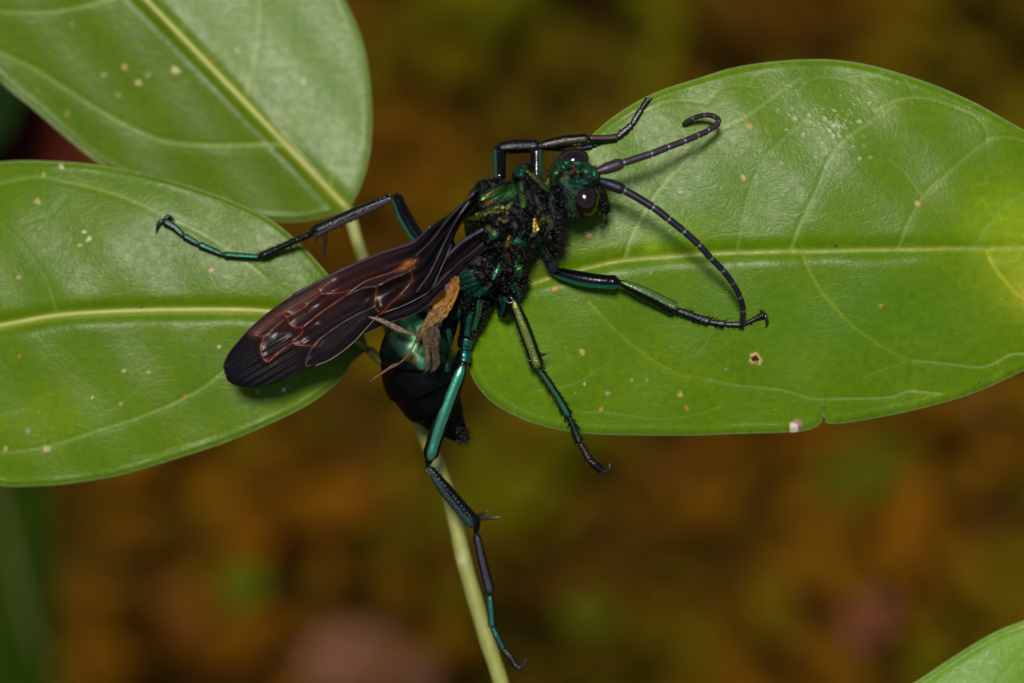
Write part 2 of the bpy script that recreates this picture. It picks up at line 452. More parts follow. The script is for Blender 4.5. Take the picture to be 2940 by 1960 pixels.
# right leaf --------------------------------------------------------
R_mid = [(1340, 885), (1400, 856), (1500, 822), (1600, 790), (1750, 753), (1900, 736), (2100, 725), (2300, 720), (2600, 716), (2940, 712), (3300, 730), (3620, 800)]
R_top = [(1340, 885), (1385, 800), (1450, 690), (1540, 560), (1620, 470), (1715, 378), (1760, 340), (1830, 295), (1900, 262), (2000, 230), (2100, 200), (2200, 183), (2300, 175), (2400, 176), (2500, 192), (2600, 220), (2700, 255), (2800, 300), (2880, 345), (2940, 378), (3150, 490), (3400, 640), (3620, 800)]
R_bot = [(1340, 885), (1338, 960), (1345, 1030), (1362, 1085), (1385, 1120), (1420, 1155), (1500, 1200), (1600, 1230), (1700, 1243), (1800, 1246), (1900, 1247), (2000, 1247), (2100, 1243), (2200, 1240), (2290, 1236), (2335, 1225), (2358, 1206), (2363, 1178), (2368, 1206), (2385, 1214), (2440, 1209), (2550, 1190), (2660, 1165), (2780, 1130), (2880, 1088), (2940, 1060), (3150, 985), (3400, 890), (3620, 800)]
_rm = np.array(R_mid)
def hR(x, y):
    m = np.interp(x, _rm[:, 0], _rm[:, 1]); t = m - y
    up = np.maximum(t, 0); dn = np.maximum(-t, 0)
    h = 5 - 0.00 * up - 0.00021 * up ** 2 - 0.05 * dn - 0.00012 * dn ** 2
    h = h - (np.maximum(1600 - x, 0) / 240) ** 2 * 60 - (np.maximum(x - 2400, 0) / 500) ** 2 * 40
    return h - 13 * np.exp(-(t / 24) ** 2) + 2.5 * np.sin(x / 120 + up / 150) * np.minimum(up / 200, 1)
R_veins = [
    ([(1790, 745), (1830, 650), (1900, 540), (2010, 420), (2060, 375), (2150, 330), (2240, 265), (2300, 225)], 5.5, 0.75),
    ([(2115, 722), (2150, 560), (2200, 450), (2250, 400), (2330, 330)], 4, 0.4),
    ([(2268, 718), (2300, 640), (2340, 560), (2400, 430), (2500, 350), (2560, 310)], 5, 0.7),
    ([(2575, 715), (2640, 580), (2730, 490), (2800, 430), (2850, 400)], 5, 0.55),
    ([(2640, 560), (2600, 500), (2550, 460)], 3.5, 0.35), ([(2790, 715), (2840, 640), (2900, 580), (2960, 540)], 4.5, 0.4),
    ([(1830, 330), (1900, 296), (1970, 288), (2030, 296)], 4.5, 0.55), ([(2030, 296), (2060, 260), (2110, 245), (2150, 250)], 4, 0.4),
    ([(2150, 250), (2170, 215), (2230, 195), (2290, 192)], 3.5, 0.4), ([(2290, 260), (2330, 230), (2400, 225), (2480, 250)], 3.5, 0.35),
    ([(2510, 320), (2580, 288), (2660, 284), (2740, 308)], 4.5, 0.6), ([(2740, 308), (2800, 335), (2832, 380), (2830, 410)], 4, 0.5),
    ([(2830, 400), (2900, 395), (2960, 415)], 4, 0.45), ([(2480, 230), (2540, 212), (2600, 235), (2625, 280)], 3.5, 0.35),
    ([(1690, 870), (1780, 960), (1870, 1030), (1950, 1075), (2020, 1083)], 6, 0.5, np.array([0.19, 0.26, 0.012])),
    ([(2700, 1130), (2610, 1122), (2550, 1140), (2420, 1143), (2330, 1144), (2250, 1120), (2100, 1103), (2020, 1085)], 4, 0.65),
    ([(2300, 726), (2330, 790), (2360, 840), (2430, 920), (2500, 975), (2560, 1010), (2620, 1035)], 6, 0.5, np.array([0.20, 0.26, 0.02])),
    ([(2960, 1015), (2900, 1017), (2850, 1043), (2800, 1053), (2700, 1042), (2620, 1035)], 4, 0.7),
    ([(2830, 722), (2870, 790), (2940, 860), (3050, 920)], 7, 0.7, np.array([0.34, 0.36, 0.02])),
    ([(1620, 1180), (1760, 1185), (1880, 1200), (1990, 1190), (2080, 1160)], 3.5, 0.3), ([(1540, 1120), (1650, 1100), (1760, 1030)], 3.5, 0.25),
    ([(2000, 1020), (2040, 960), (2060, 880)], 3, 0.25), ([(2480, 1080), (2560, 1050), (2600, 1037)], 3, 0.3), ([(2120, 330), (2180, 420), (2160, 520)], 3, 0.22),
    ([(2380, 480), (2440, 520), (2540, 540)], 3, 0.25), ([(2250, 600), (2310, 620), (2410, 610)], 3, 0.2)]
R_spots = [(2135, 512, 9, TAN), (2155, 363, 8, ORG), (1955, 552, 7, TAN), (1690, 674, 10, TAN), (1592, 830, 9, ORG), (2633, 585, 9, TAN), (1671, 1009, 8, TAN),
           (1870, 765 + 20, 5, (0.14, 0.22, 0.01)), (2400, 703, 5, (0.03, 0.03, 0.02)), (2529, 878, 6, ORG), (1745, 1128, 6, PINK), (1952, 1131, 8, TAN), (1972, 1171, 7, ORG), (1726, 1174, 6, ORG), (2084, 1058, 4, PINK),
           (1812, 1090, 4, (0.25, 0.27, 0.2)), (1857, 1091, 4, (0.25, 0.25, 0.2)), (1676, 1100, 4, PALE), (2300, 612, 4, (0.05, 0.09, 0.02)), (2806, 1098, 6, (0.08, 0.05, 0.02)),
           (2285, 1222, 19, (0.22, 0.15, 0.12)), (2279, 1228, 14, (0.55, 0.48, 0.40)), (2278, 1222, 2.5, (0.1, 0.05, 0.04)), (2290, 1224, 2.5, (0.1, 0.05, 0.04)), (2363, 1186, 7, (0.2, 0.15, 0.07)),
           (2165, 1026, 15, (0.42, 0.30, 0.14)), (2175, 1034, 13, (0.45, 0.33, 0.16)), (2167, 1029, 11, (0.07, 0.03, 0.012))]
for q in range(110):  # pale specks: highlights on gland bumps, put into the leaf colour
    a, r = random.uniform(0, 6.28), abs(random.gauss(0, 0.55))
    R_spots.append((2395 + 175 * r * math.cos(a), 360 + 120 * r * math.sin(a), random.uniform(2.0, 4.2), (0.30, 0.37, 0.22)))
def colR(x, y):
    c = np.tile(GREEN, (len(x), 1))
    def blob(cx, cy, rx, ry, rgb, amt):
        nonlocal c
        k = amt * np.exp(-((x - cx) / rx) ** 2 - ((y - cy) / ry) ** 2); c = c * (1 - k[:, None]) + np.array(rgb) * k[:, None]
    blob(2960, 740, 170, 130, (0.22, 0.29, 0.006), 0.65); blob(2880, 640, 120, 100, (0.16, 0.27, 0.006), 0.7); blob(2960, 840, 60, 70, (0.36, 0.36, 0.03), 0.6)
    blob(1870, 710, 26, 22, (0.17, 0.30, 0.006), 0.7); blob(1930, 660, 90, 60, (0.12, 0.24, 0.006), 0.4); blob(1450, 960, 110, 120, (0.11, 0.22, 0.005), 0.6)
    blob(2400, 900, 420, 110, (0.05, 0.135, 0.004), 0.6); blob(2100, 560, 200, 60, (0.05, 0.14, 0.006), 0.35)
    return c

# lower-left leaf -----------------------------------------------------
L_mid = [(1060, 1005), (1000, 965), (900, 915), (740, 892), (500, 890), (300, 896), (150, 908), (0, 935), (-250, 975), (-600, 1020), (-760, 1030)]
L_top = [(1060, 1005), (1040, 945), (1000, 875), (940, 785), (850, 688), (750, 613), (600, 550), (450, 504), (290, 473), (150, 461), (0, 463), (-200, 500), (-500, 700), (-760, 1030)]
L_bot = [(1060, 1005), (1035, 1020), (1008, 1045), (985, 1080), (950, 1115), (880, 1165), (780, 1215), (650, 1270), (500, 1320), (350, 1365), (200, 1390), (100, 1397), (0, 1396), (-200, 1360), (-500, 1210), (-760, 1030)]
_lm = np.array(L_mid)[::-1]
def hL(x, y):
    m = np.interp(x, _lm[:, 0], _lm[:, 1]); t = m - y
    up = np.maximum(t, 0); dn = np.maximum(-t, 0)
    h = -150 + 0.02 * up - 0.00042 * up ** 2 - 0.03 * dn - 0.00005 * dn ** 2
    h = h - (np.maximum(x - 850, 0) / 160) ** 2 * 32 - (np.maximum(350 - x, 0) / 400) ** 2 * 22
    return h - 15 * np.exp(-(t / 24) ** 2)
L_veins = [([(760, 800), (620, 690), (470, 615), (330, 555), (170, 515), (90, 508), (0, 525)], 6, 0.7), ([(760, 940), (640, 1070), (540, 1140), (400, 1200), (300, 1232), (130, 1285), (0, 1300), (-150, 1290)], 5.5, 0.7),
           ([(165, 905), (130, 800), (60, 700), (0, 640)], 4, 0.35), ([(0, 1190), (40, 1180), (90, 1170)], 3, 0.3), ([(300, 1190), (380, 1130), (430, 1050)], 3, 0.2), ([(60, 640), (150, 610), (190, 560)], 3.5, 0.35),
           ([(80, 760), (180, 700), (260, 690)], 3, 0.2), ([(480, 1290), (560, 1270), (620, 1250)], 3, 0.3), ([(380, 1310), (440, 1305), (500, 1290)], 3, 0.3)]
L_spots = [(107, 577, 9, TAN), (606, 775, 9, TAN), (228, 703, 7, TAN), (255, 685, 8, PALE), (240, 665, 6, PALE), (52, 797, 6, TAN), (55, 1023, 5, ORG), (355, 1065, 5, PALE), (427, 1070, 5, TAN), (346, 1160, 6, TAN), (532, 1139, 6, ORG),
           (80, 1240, 8, (0.3, 0.2, 0.2)), (134, 1290, 11, (0.4, 0.3, 0.16)), (17, 1289, 7, TAN), (815, 1119, 6, (0.7, 0.7, 0.6)), (740, 1124, 5, TAN), (405, 883, 6, (0.02, 0.02, 0.02)), (175, 477, 8, PALE), (265, 1142, 4, PALE), (470, 1217, 4, ORG), (630, 996, 4, PALE), (766, 1146, 4, TAN), (405, 695, 7, (0.12, 0.24, 0.005)), (125, 500, 6, TAN)]
def colL(x, y):
    c = np.tile(GREEN * np.array([0.95, 0.93, 0.9]), (len(x), 1))
    k = 0.5 * np.exp(-((x - 150) / 200) ** 2 - ((y - 1200) / 80) ** 2); c = c * (1 - k[:, None]) + np.array([0.11, 0.2, 0.004]) * k[:, None]
    k = 0.5 * np.exp(-((x - 900) / 150) ** 2 - ((y - 1080) / 90) ** 2); c = c * (1 - k[:, None]) + np.array([0.1, 0.21, 0.004]) * k[:, None]
    return c

# upper-left leaf -----------------------------------------------------
U_mid = [(1002, 602), (960, 560), (850, 446), (700, 290), (560, 145), (420, 0), (250, -170), (0, -400), (-250, -600)]
U_top = [(1002, 602), (1032, 540), (1053, 480), (1066, 400), (1067, 300), (1056, 190), (1032, 90), (992, 0), (930, -120), (760, -320), (500, -500), (150, -610), (-250, -600)]
U_bot = [(1002, 602), (960, 615), (900, 630), (830, 637), (720, 628), (600, 605), (450, 555), (290, 474), (200, 405), (100, 318), (0, 235), (-150, 80), (-280, -150), (-310, -400), (-250, -600)]
_ud = np.array([-.695, -.719]); _un = np.array([.719, -.695])
def hU(x, y):
    s = (x - 1002) * _un[0] + (y - 602) * _un[1]
    al = (x - 1002) * .695 + (y - 602) * .719
    rt = sstep(-30, 40, s)
    h = -440 + 0.094 * al * rt - 0.12 * np.maximum(s, 0) - 0.00008 * np.maximum(s, 0) ** 2 - 0.10 * np.maximum(-s, 0)
    return h - 18 * np.exp(-(s / 26) ** 2) - (np.maximum(-x - 0, 0) / 300) ** 2 * 40
U_veins = [([(810, 415), (700, 418), (600, 420), (450, 402), (300, 330), (180, 252), (90, 195), (0, 155), (-100, 110)], 8, 0.85), ([(708, 268), (725, 200), (738, 110), (745, 0), (735, -120)], 7, 0.7),
           ([(948, 535), (962, 430), (972, 330), (975, 240)], 7, 0.45), ([(330, -5), (250, 18), (140, 38), (60, 38), (0, 34), (-100, 20)], 8, 0.75), ([(520, 105), (540, 0), (520, -150)], 6, 0.5)]
U_spots = [(503, 202, 13, (0.45, 0.42, 0.2)), (397, 238, 10, (0.42, 0.4, 0.2)), (357, 193, 10, (0.35, 0.3, 0.1)), (424, 217, 9, (0.22, 0.24, 0.06)), (297, 217, 9, (0.25, 0.27, 0.14)), (683, 137, 10, (0.3, 0.27, 0.13)), (872, 232, 10, (0.36, 0.42, 0.22)), (606, 180, 11, (0.3, 0.15, 0.02)), (192, 327, 9, (0.3, 0.25, 0.04)), (205, 72, 9, (0.2, 0.22, 0.05)), (338, 275, 9, (0.14, 0.24, 0.05)), (107, 258, 6, (0.16, 0.24, 0.05))]
def colU(x, y):
    c = np.tile(GREEN * np.array([0.92, 0.85, 1.0]), (len(x), 1))
    s = (x - 1002) * _un[0] + (y - 602) * _un[1]
    k = sstep(-10, 60, s); c = c * (1 - k[:, None]) + np.array([0.10, 0.175, 0.03]) * k[:, None]  # half beyond the midrib paler: its sheen is put into the colour
    # pale thickened margin on the lower-left side
    d, _ = dist_poly(x, y, spline([(0, 235), (100, 318), (200, 405), (290, 474)], 20))
    k = 0.85 * np.exp(-(d / 9) ** 2) * sstep(-50, 60, x); c = c * (1 - k[:, None]) + np.array([0.3, 0.36, 0.2]) * k[:, None]
    return c

base_pt = P([(1190, 1130, -330)])[0]
stem_root = P([(1600, 2500, -300)])[0]; foot = np.array([stem_root[0] + 0.004, stem_root[1] + 0.01, -0.004])
plant = empty('leafy_plant', foot)
tag(plant, 'green stem with three broad oval leaves carrying the wasp', 'plant')
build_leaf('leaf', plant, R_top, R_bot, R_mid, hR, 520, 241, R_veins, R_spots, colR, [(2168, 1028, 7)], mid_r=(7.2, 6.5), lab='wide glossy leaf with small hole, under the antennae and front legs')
build_leaf('leaf', plant, L_top, L_bot, L_mid, hL, 400, 221, L_veins, L_spots, colL, mid_r=(8, 8), lab='oval leaf under the wing tips and the outstretched hind leg')
build_leaf('leaf', plant, U_top, U_bot, U_mid, hU, 300, 181, U_veins, U_spots, colU, mid_r=(9, 9), lab='blurred leaf with pale margin, tucked behind another leaf of the plant')
mb = MB()
st = spline([(1000, 600, -445), (1040, 735, -430), (1125, 960, -370), (1217, 1240, -318), (1290, 1428, -285), (1333, 1612, -262), (1395, 1826, -250), (1438, 1960, -248), (1500, 2200, -260), (1600, 2500, -300)], 110)
mb.tube(st, resamp([17, 19, 20, 22, 22, 23, 23, 23, 24, 25], 110) * (1 + 0.03 * np.sin(np.arange(110) * 0.9)), 16)
V, f = mb.v[0], mb.f
# lower stalk goes straight down to the ground
Vm = P(V); n0 = len(Vm)
low = spline([P([(1592, 2478, -298)])[0], stem_root, stem_root * 0.75 + foot * 0.25 + np.array([0.004, 0, 0]), stem_root * 0.4 + foot * 0.6 + np.array([0.004, 0.002, 0]), foot], 40)
V2, f2 = sweep(low, resamp([0.00062, 0.0008, 0.0011], 40), 12)
so = link_mesh('stem', np.vstack([Vm, V2]), list(f) + [tuple(i + n0 for i in q) for q in f2], M_stem, plant)
for pts, r in (([(1062, 1006, -205), (1090, 1030, -250), (1130, 1050, -300), (1162, 1075, -352)], 16), ([(1345, 884, -95), (1290, 900, -180), (1220, 950, -290), (1135, 985, -365)], 15)):
    mb = MB(); mb.tube(spline(pts, 24), resamp([r * 0.8, r, r * 1.15], 24), 12); mb.build('leaf_stalk', M_stem, plant)

# ------------------------------------------------------------------ other plants and things below
def far_leaf(name, label, cat, cx, cy, hh, ln, wd, ang, tilt, rgb, stalk=True, mat=None):
    """a whole leaf centred on pixel ray (cx,cy) at depth hh; ln, wd in metres; stands on a stalk"""
    c = P([(cx, cy, hh)])[0]
    dirv = math.cos(ang) * R - math.sin(ang) * U + tilt * F; dirv /= np.linalg.norm(dirv)
    side = np.cross(dirv, F); side /= np.linalg.norm(side); nrm = np.cross(side, dirv)
    nu, nv = 40, 15; V, C = [], []
    for i in range(nu):
        u = i / (nu - 1); w = wd / 2 * (math.sin(math.pi * u ** 0.8) ** 0.75 + 0.004)
        for j in range(nv):
            v = 2 * j / (nv - 1) - 1
            V.append(c + dirv * ln * (u - 0.5) + side * w * v + nrm * (-(abs(v) * wd * 0.07) + 0.08 * ln * (u - 0.5) ** 2))
            k = 1.6 if abs(v) < 0.08 else 1.0
            C.append(np.array(rgb) * k)
    idx = np.arange(nu * nv).reshape(nu, nv)
    fs = np.stack([idx[:-1, :-1], idx[1:, :-1], idx[1:, 1:], idx[:-1, 1:]], -1).reshape(-1, 4)
    b = c - dirv * ln * 0.5
    ft = np.array([b[0] - dirv[0] * 0.01, b[1] - 0.01, -0.006])
    root = empty(name, ft); tag(root, label, cat)
    uvs = np.stack([np.repeat(np.linspace(0, ln / S / 1000, nu), nv), np.tile(np.linspace(0, wd / S / 1000, nv), nu)], 1)
    o = link_mesh('leaf', np.array(V), fs, mat or M_leaf_back, root, {'Col': np.array(C)}, uv=uvs, recalc=False)
    sm = o.modifiers.new('thickness', 'SOLIDIFY'); sm.thickness = 0.0002; sm.offset = -1
    pth = spline([c - dirv * ln * 0.1 - nrm * 0.0008, b, b * 0.6 + ft * 0.4 - dirv * 0.006, ft], 40)
    V2, f2 = sweep(pth, resamp([0.0003, 0.0006, 0.0009], 40), 8)
    link_mesh('stem', V2, f2, M_stem, root)
    return root

# leaf peeking in at the lower right corner
C_mid = [(3450, 2480), (3250, 2300), (3050, 2160), (2820, 2050), (2600, 2010), (2440, 2010)]
C_bot = [(3450, 2480), (3200, 2560), (2900, 2480), (2650, 2280), (2500, 2120), (2440, 2010)]
C_top = [(3450, 2480), (3520, 2200), (3400, 1920), (3180, 1760), (3000, 1755), (2940, 1780), (2850, 1817), (2740, 1883), (2620, 1962), (2530, 2000), (2440, 2010)]
def hC(x, y): return -190 + 0.12 * (y - 1960) - 0.00012 * (x - 2900) ** 2 - 14 * np.exp(-((np.interp(x, [q[0] for q in C_mid[::-1]], [q[1] for q in C_mid[::-1]]) - y) / 28) ** 2)
cb = P([(3450, 2480, hC(3450, 2480))])[0]; cf = np.array([cb[0] + 0.01, cb[1] - 0.005, -0.004])
pl2 = empty('leafy_seedling', cf); tag(pl2, 'second plant with a smooth pale green leaf free of holes, apart from the wasp', 'plant')
build_leaf('leaf', pl2, C_top, C_bot, C_mid, hC, 160, 101, [([(2820, 2045), (2880, 1950), (2960, 1850)], 6, 0.4)], [], lambda x, y: np.tile(np.array([0.10, 0.215, 0.012]), (len(x), 1)))
V2, f2 = sweep(spline([cb, cb * 0.7 + cf * 0.3 + np.array([0.004, 0, 0]), cf], 40), resamp([0.0005, 0.0009, 0.0011], 40), 12)
link_mesh('stem', V2, f2, M_stem, pl2)

far_leaf('strap_leaf_plant', 'dark green upright blade leaf, strongly blurred, near the forest floor', 'plant', -40, 1880, -7800, 0.075, 0.020, math.radians(-82), 0.3, (0.011, 0.024, 0.0004))
far_leaf('red_leaf_plant', 'dark red leaf, strongly blurred, in the gap between two green leaves', 'plant', 60, 400, -4800, 0.020, 0.011, math.radians(30), 0.2, (0.045, 0.008, 0.004))  # dark red: the shade of the gap is put into the leaf colour
far_leaf('shade_leaf_plant', 'dark bluish green leaf, strongly blurred, beside the dark red leaf', 'plant', -40, 300, -4300, 0.016, 0.008, math.radians(-60), 0.2, (0.006, 0.018, 0.003))  # nearly black green, the shade here painted into the leaf colour

def ground_leaf(name, label, cat, px, py, ln, wd, ang, rgb):
    c = on_ground(px, py, 0.012)
    nu, nv = 18, 7; V = []
    for i in range(nu):
        u = i / (nu - 1); w = wd / 2 * (math.sin(math.pi * u) ** 0.7 + 0.01)
        for j in range(nv):
            v = 2 * j / (nv - 1) - 1; a, b = ln * (u - 0.5), w * v
            V.append((c[0] + a * math.cos(ang) - b * math.sin(ang), c[1] + a * math.sin(ang) + b * math.cos(ang), c[2] - 0.004 + 0.1 * ln * (2 * u - 1) ** 2 + 0.25 * abs(b)))
    idx = np.arange(nu * nv).reshape(nu, nv)
    fs = np.stack([idx[:-1, :-1], idx[1:, :-1], idx[1:, 1:], idx[:-1, 1:]], -1).reshape(-1, 4)
    V = np.array(V); o_ = np.array([c[0], c[1], c[2] - 0.004])
    o = link_mesh(name, V - o_, fs, M_litter, None, {'Col': np.tile(np.array(rgb), (len(V), 1))}, recalc=False)
    o.location = Vector(o_); sm = o.modifiers.new('thickness', 'SOLIDIFY'); sm.thickness = 0.0003
    tag(o, label, cat)
ground_leaf('fallen_leaf', 'pale pinkish dry leaf lying on the forest floor beside the stem', 'fallen leaf', 1000, 1870, 0.018, 0.013, 0.3, (0.19, 0.085, 0.05))
ground_leaf('fallen_leaf', 'smaller pinkish fallen leaf half under the stem on the forest floor', 'fallen leaf', 1190, 1930, 0.011, 0.007, 1.2, (0.16, 0.075, 0.045))
ground_leaf('small_green_leaf', 'small round yellow green leaf alone among brown litter', 'fallen leaf', 690, 1660, 0.010, 0.009, 0.8, (0.07, 0.095, 0.003))
ground_leaf('fallen_leaf', 'rusty orange fallen leaf beyond the round green leaf', 'fallen leaf', 520, 1740, 0.016, 0.007, 2.2, (0.15, 0.055, 0.006))
ground_leaf('fallen_leaf', 'dull red fallen leaf on the floor under the wide holed leaf', 'fallen leaf', 2500, 1760, 0.014, 0.008, 0.9, (0.12, 0.04, 0.02))
ground_leaf('moss_tuft', 'bright yellow green moss patch on the forest floor', 'moss', 1690, 1730, 0.012, 0.009, 0.2, (0.085, 0.09, 0.003))
ground_leaf('moss_tuft', 'dull olive moss patch under the wide holed leaf', 'moss', 2480, 1330, 0.022, 0.014, 0.5, (0.055, 0.055, 0.001))
def pebble():
    c = on_ground(2812, 1195, 0.006); V, f = ellipsoid((0, 0, 0), (0.0028, 0.0023, 0.0016), None, 14, 9)
    V = V * (1 + 0.08 * np.sin(V[:, :1] * 1500) + 0.06 * np.cos(V[:, 1:2] * 1900))
    o = link_mesh('pebble', V, f, M_litter, None, {'Col': np.tile(np.array([0.30, 0.17, 0.13]), (len(V), 1))})
    o.location = Vector(c); tag(o, 'small pale pinkish pebble shining on the forest floor', 'pebble')
pebble()

# ------------------------------------------------------------------ the wasp
wasp = empty('wasp', P([(1470, 800, -60)])[0])
tag(wasp, 'metallic green and black wasp with smoky orange veined wings', 'wasp')
TEAL = np.array([0.016, 0.10, 0.062]); GRN = np.array([0.06, 0.22, 0.06]); OLV = np.array([0.20, 0.23, 0.04]); GOLD = np.array([0.32, 0.19, 0.03]); BLUE = np.array([0.012, 0.06, 0.14]); ORNG = np.array([0.35, 0.11, 0.02]); MINT = np.array([0.10, 0.36, 0.21])

def body():
    V, Fs = [], []; n = [0]
    def add(v, f):
        V.append(np.asarray(v)); Fs.extend([tuple(i + n[0] for i in q) for q in f]); n[0] += len(v)
    ax = frame2(0.74, -0.67)
    add(*ellipsoid((1452, 640, 120), (122, 118, 118), ax, 32, 20))         # mesothorax
    add(*ellipsoid((1400, 570, 165), (70, 52, 70), ax, 24, 16))            # scutum
    add(*ellipsoid((1548, 590, 125), (122, 46, 100), frame2(0.46, 0.89), 28, 18))   # pronotum
    add(*ellipsoid((1502, 500, 130), (38, 30, 60), ax, 20, 14))            # shoulder hump
    add(*ellipsoid((1585, 655, 105), (60, 30, 62), frame2(0.3, 0.95), 20, 14))
    add(*ellipsoid((1375, 765, 95), (92, 88, 92), ax, 28, 18))             # propodeum
    add(*ellipsoid((1462, 752, 85), (62, 52, 75), frame2(0.3, 0.95), 24, 16))   # side plate
    add(*ellipsoid((1502, 700, 85), (50, 46, 70), ax, 24, 16))
    add(*sweep(spline([(1555, 680, 75), (1572, 705, 70), (1582, 745, 62)], 10), resamp([34, 33, 20], 10), 16))   # coxae
    add(*sweep(spline([(1478, 790, 70), (1462, 835, 50), (1446, 890, 32)], 10), resamp([46, 40, 22], 10), 16))
    add(*sweep(spline([(1385, 840, 55), (1362, 900, 20), (1340, 968, -8)], 12), resamp([44, 40, 24], 12), 16))
    add(*sweep(spline([(1290, 700, 60), (1250, 715, 40), (1225, 720, 30)], 10), resamp([40, 32, 20], 10), 16))
    add(*sweep(spline([(1440, 580, 60), (1436, 540, 48), (1436, 520, 44)], 8), resamp([34, 26, 18], 8), 14))
    add(*sweep(spline([(1545, 590, 70), (1543, 550, 60), (1542, 520, 55)], 8), resamp([34, 26, 18], 8), 14))
    add(*sweep([(1570, 590, 140), (1600, 568, 150), (1625, 550, 155)], [42, 38, 42], 16))     # neck
    hx = frame2(0.22, 0.95, 0.12)
    add(*ellipsoid((1640, 530, 160), (94, 62, 72), hx, 32, 22))        # head
    add(*ellipsoid((1672, 510, 172), (52, 40, 52), hx, 20, 14))            # face
    add(*ellipsoid((1708, 503, 178), (30, 16, 26), hx, 16, 12))            # antenna shelf
    add(*ellipsoid((1718, 560, 140), (48, 26, 42), frame2(0.35, 0.94), 18, 12))    # clypeus
    add(*sweep(spline([(1735, 580, 138), (1742, 600, 130), (1728, 618, 122)], 8), resamp([14, 12, 6], 8), 10))
    for oc in ((1627, 478, 228), (1655, 472, 222), (1660, 500, 226)):      # vertex bumps
        add(*ellipsoid(oc, (15, 13, 12), None, 10, 8))
    # abdomen: short waist then the gaster with overlapping tergite rims
    pth = spline([(1340, 850, 70), (1318, 880, 45), (1275, 915, 12), (1215, 975, -28), (1200, 1040, -55), (1222, 1110, -78), (1265, 1180, -98), (1312, 1238, -112), (1342, 1266, -118)], 90)
    rad = resamp([34, 27, 66, 104, 116, 110, 86, 50, 12], 90)
    seg = np.array([0.30, 0.47, 0.62, 0.75, 0.86, 0.95]); u = np.linspace(0, 1, 90)
    for s_ in seg:
        rad = rad * (1 - 0.075 * sstep(s_ - 0.002, s_ + 0.012, u) * (1 - sstep(s_ + 0.012, s_ + 0.12, u)))
    add(*sweep(pth, rad, 40))
    V = np.vstack(V)
    me = bpy.data.meshes.new('tmp'); me.from_pydata([tuple(q) for q in V * 0.01], [], Fs); me.update()
    bm = bmesh.new(); bm.from_mesh(me); bmesh.ops.recalc_face_normals(bm, faces=bm.faces); bm.to_mesh(me); bm.free()
    o = bpy.data.objects.new('tmp', me); COL.objects.link(o)
    m = o.modifiers.new('r', 'REMESH'); m.mode = 'VOXEL'; m.voxel_size = 0.023
    m2 = o.modifiers.new('s', 'SMOOTH'); m2.iterations = 5; m2.factor = 0.5
    dg = bpy.context.evaluated_depsgraph_get(); ev = o.evaluated_get(dg); m3 = ev.to_mesh()
    v = np.empty(len(m3.vertices) * 3, np.float32); m3.vertices.foreach_get('co', v); v = v.reshape(-1, 3).astype(float) * 100
    nn = np.empty(len(m3.vertices) * 3, np.float32); m3.vertices.foreach_get('normal', nn); nn = nn.reshape(-1, 3).astype(float)
    fc = np.array([tuple(p.vertices) for p in m3.polygons if len(p.vertices) == 4])
    ev.to_mesh_clear(); bpy.data.objects.remove(o)
    x, y, h = v[:, 0].copy(), v[:, 1].copy(), v[:, 2].copy()
    upw = np.clip(nn[:, 2] * 2 + 0.4, 0, 1)
    disp = np.zeros(len(x))
    def groove(poly, w, d):
        nonlocal disp
        dd, _ = dist_poly(x, y, spline(poly, 30)); disp -= d * np.exp(-(dd / w) ** 2) * upw
    for pl in ([(1500, 478), (1516, 530), (1530, 590), (1536, 640), (1532, 690)], [(1368, 592), (1420, 566), (1474, 538)], [(1371, 612), (1437, 604), (1475, 618), (1500, 650)],
               [(1440, 640), (1462, 670), (1466, 705), (1448, 745), (1420, 806)], [(1500, 660), (1480, 690), (1440, 700)], [(1340, 640), (1400, 640), (1430, 600)],
               [(1400, 720), (1390, 760), (1400, 810)], [(1560, 640), (1540, 690), (1500, 715)], [(1485, 710), (1478, 760), (1470, 800)], [(1358, 850), (1400, 815), (1440, 800)], [(1345, 590), (1400, 548), (1450, 520)], [(1395, 545), (1420, 525), (1470, 500)], [(1420, 700), (1450, 690), (1470, 660)], [(1330, 700), (1370, 720), (1420, 730)], [(1440, 760), (1470, 770), (1500, 752)], [(1330, 770), (1370, 770), (1410, 780)], [(1612, 470), (1640, 500), (1650, 540)], [(1640, 500), (1690, 505)]): groove(pl, 4.5, 10)
    for pl in ([(1500, 484), (1540, 515), (1576, 560), (1590, 620), (1594, 680)], [(1386, 578), (1430, 560), (1476, 546)], [(1496, 528), (1502, 560), (1506, 590)], [(1330, 640), (1370, 622), (1400, 606)],
               [(1560, 625), (1545, 655), (1530, 676)], [(1458, 702), (1452, 730), (1440, 752), (1416, 800)], [(1488, 738), (1492, 765), (1490, 795)], [(1350, 600), (1405, 556), (1455, 528)], [(1340, 700), (1375, 706), (1410, 690)], [(1340, 855), (1375, 842), (1412, 812)], [(1478, 690), (1500, 698), (1515, 720)], [(1470, 800), (1486, 830), (1480, 870)], [(1375, 860), (1368, 900), (1350, 960)], [(1345, 880), (1336, 920), (1335, 960)], [(1560, 690), (1570, 715), (1580, 750)], [(1590, 500), (1620, 470), (1680, 470)], [(1640, 520), (1680, 525), (1705, 515)]): groove(pl, 5, -8)
    for cx, cy, r, d in ((1425, 634, 18, 12), (1418, 674, 15, 12), (1400, 690, 12, 8), (1385, 530, 22, 10), (1440, 650, 12, 9), (1470, 640, 12, -7), (1455, 720, 14, -8), (1390, 800, 20, 8), (1478, 770, 16, 6), (1600, 470, 12, 6), (1622, 500, 12, -5), (1605, 520, 16, 4), (1665, 480, 10, 5), (1690, 490, 9, 6), (1600, 490, 10, -5)):
        disp += d * np.exp(-((x - cx) ** 2 + (y - cy) ** 2) / r ** 2) * upw
    thor = (sstep(1120, 1300, x)) * (1 - sstep(860, 930, y))
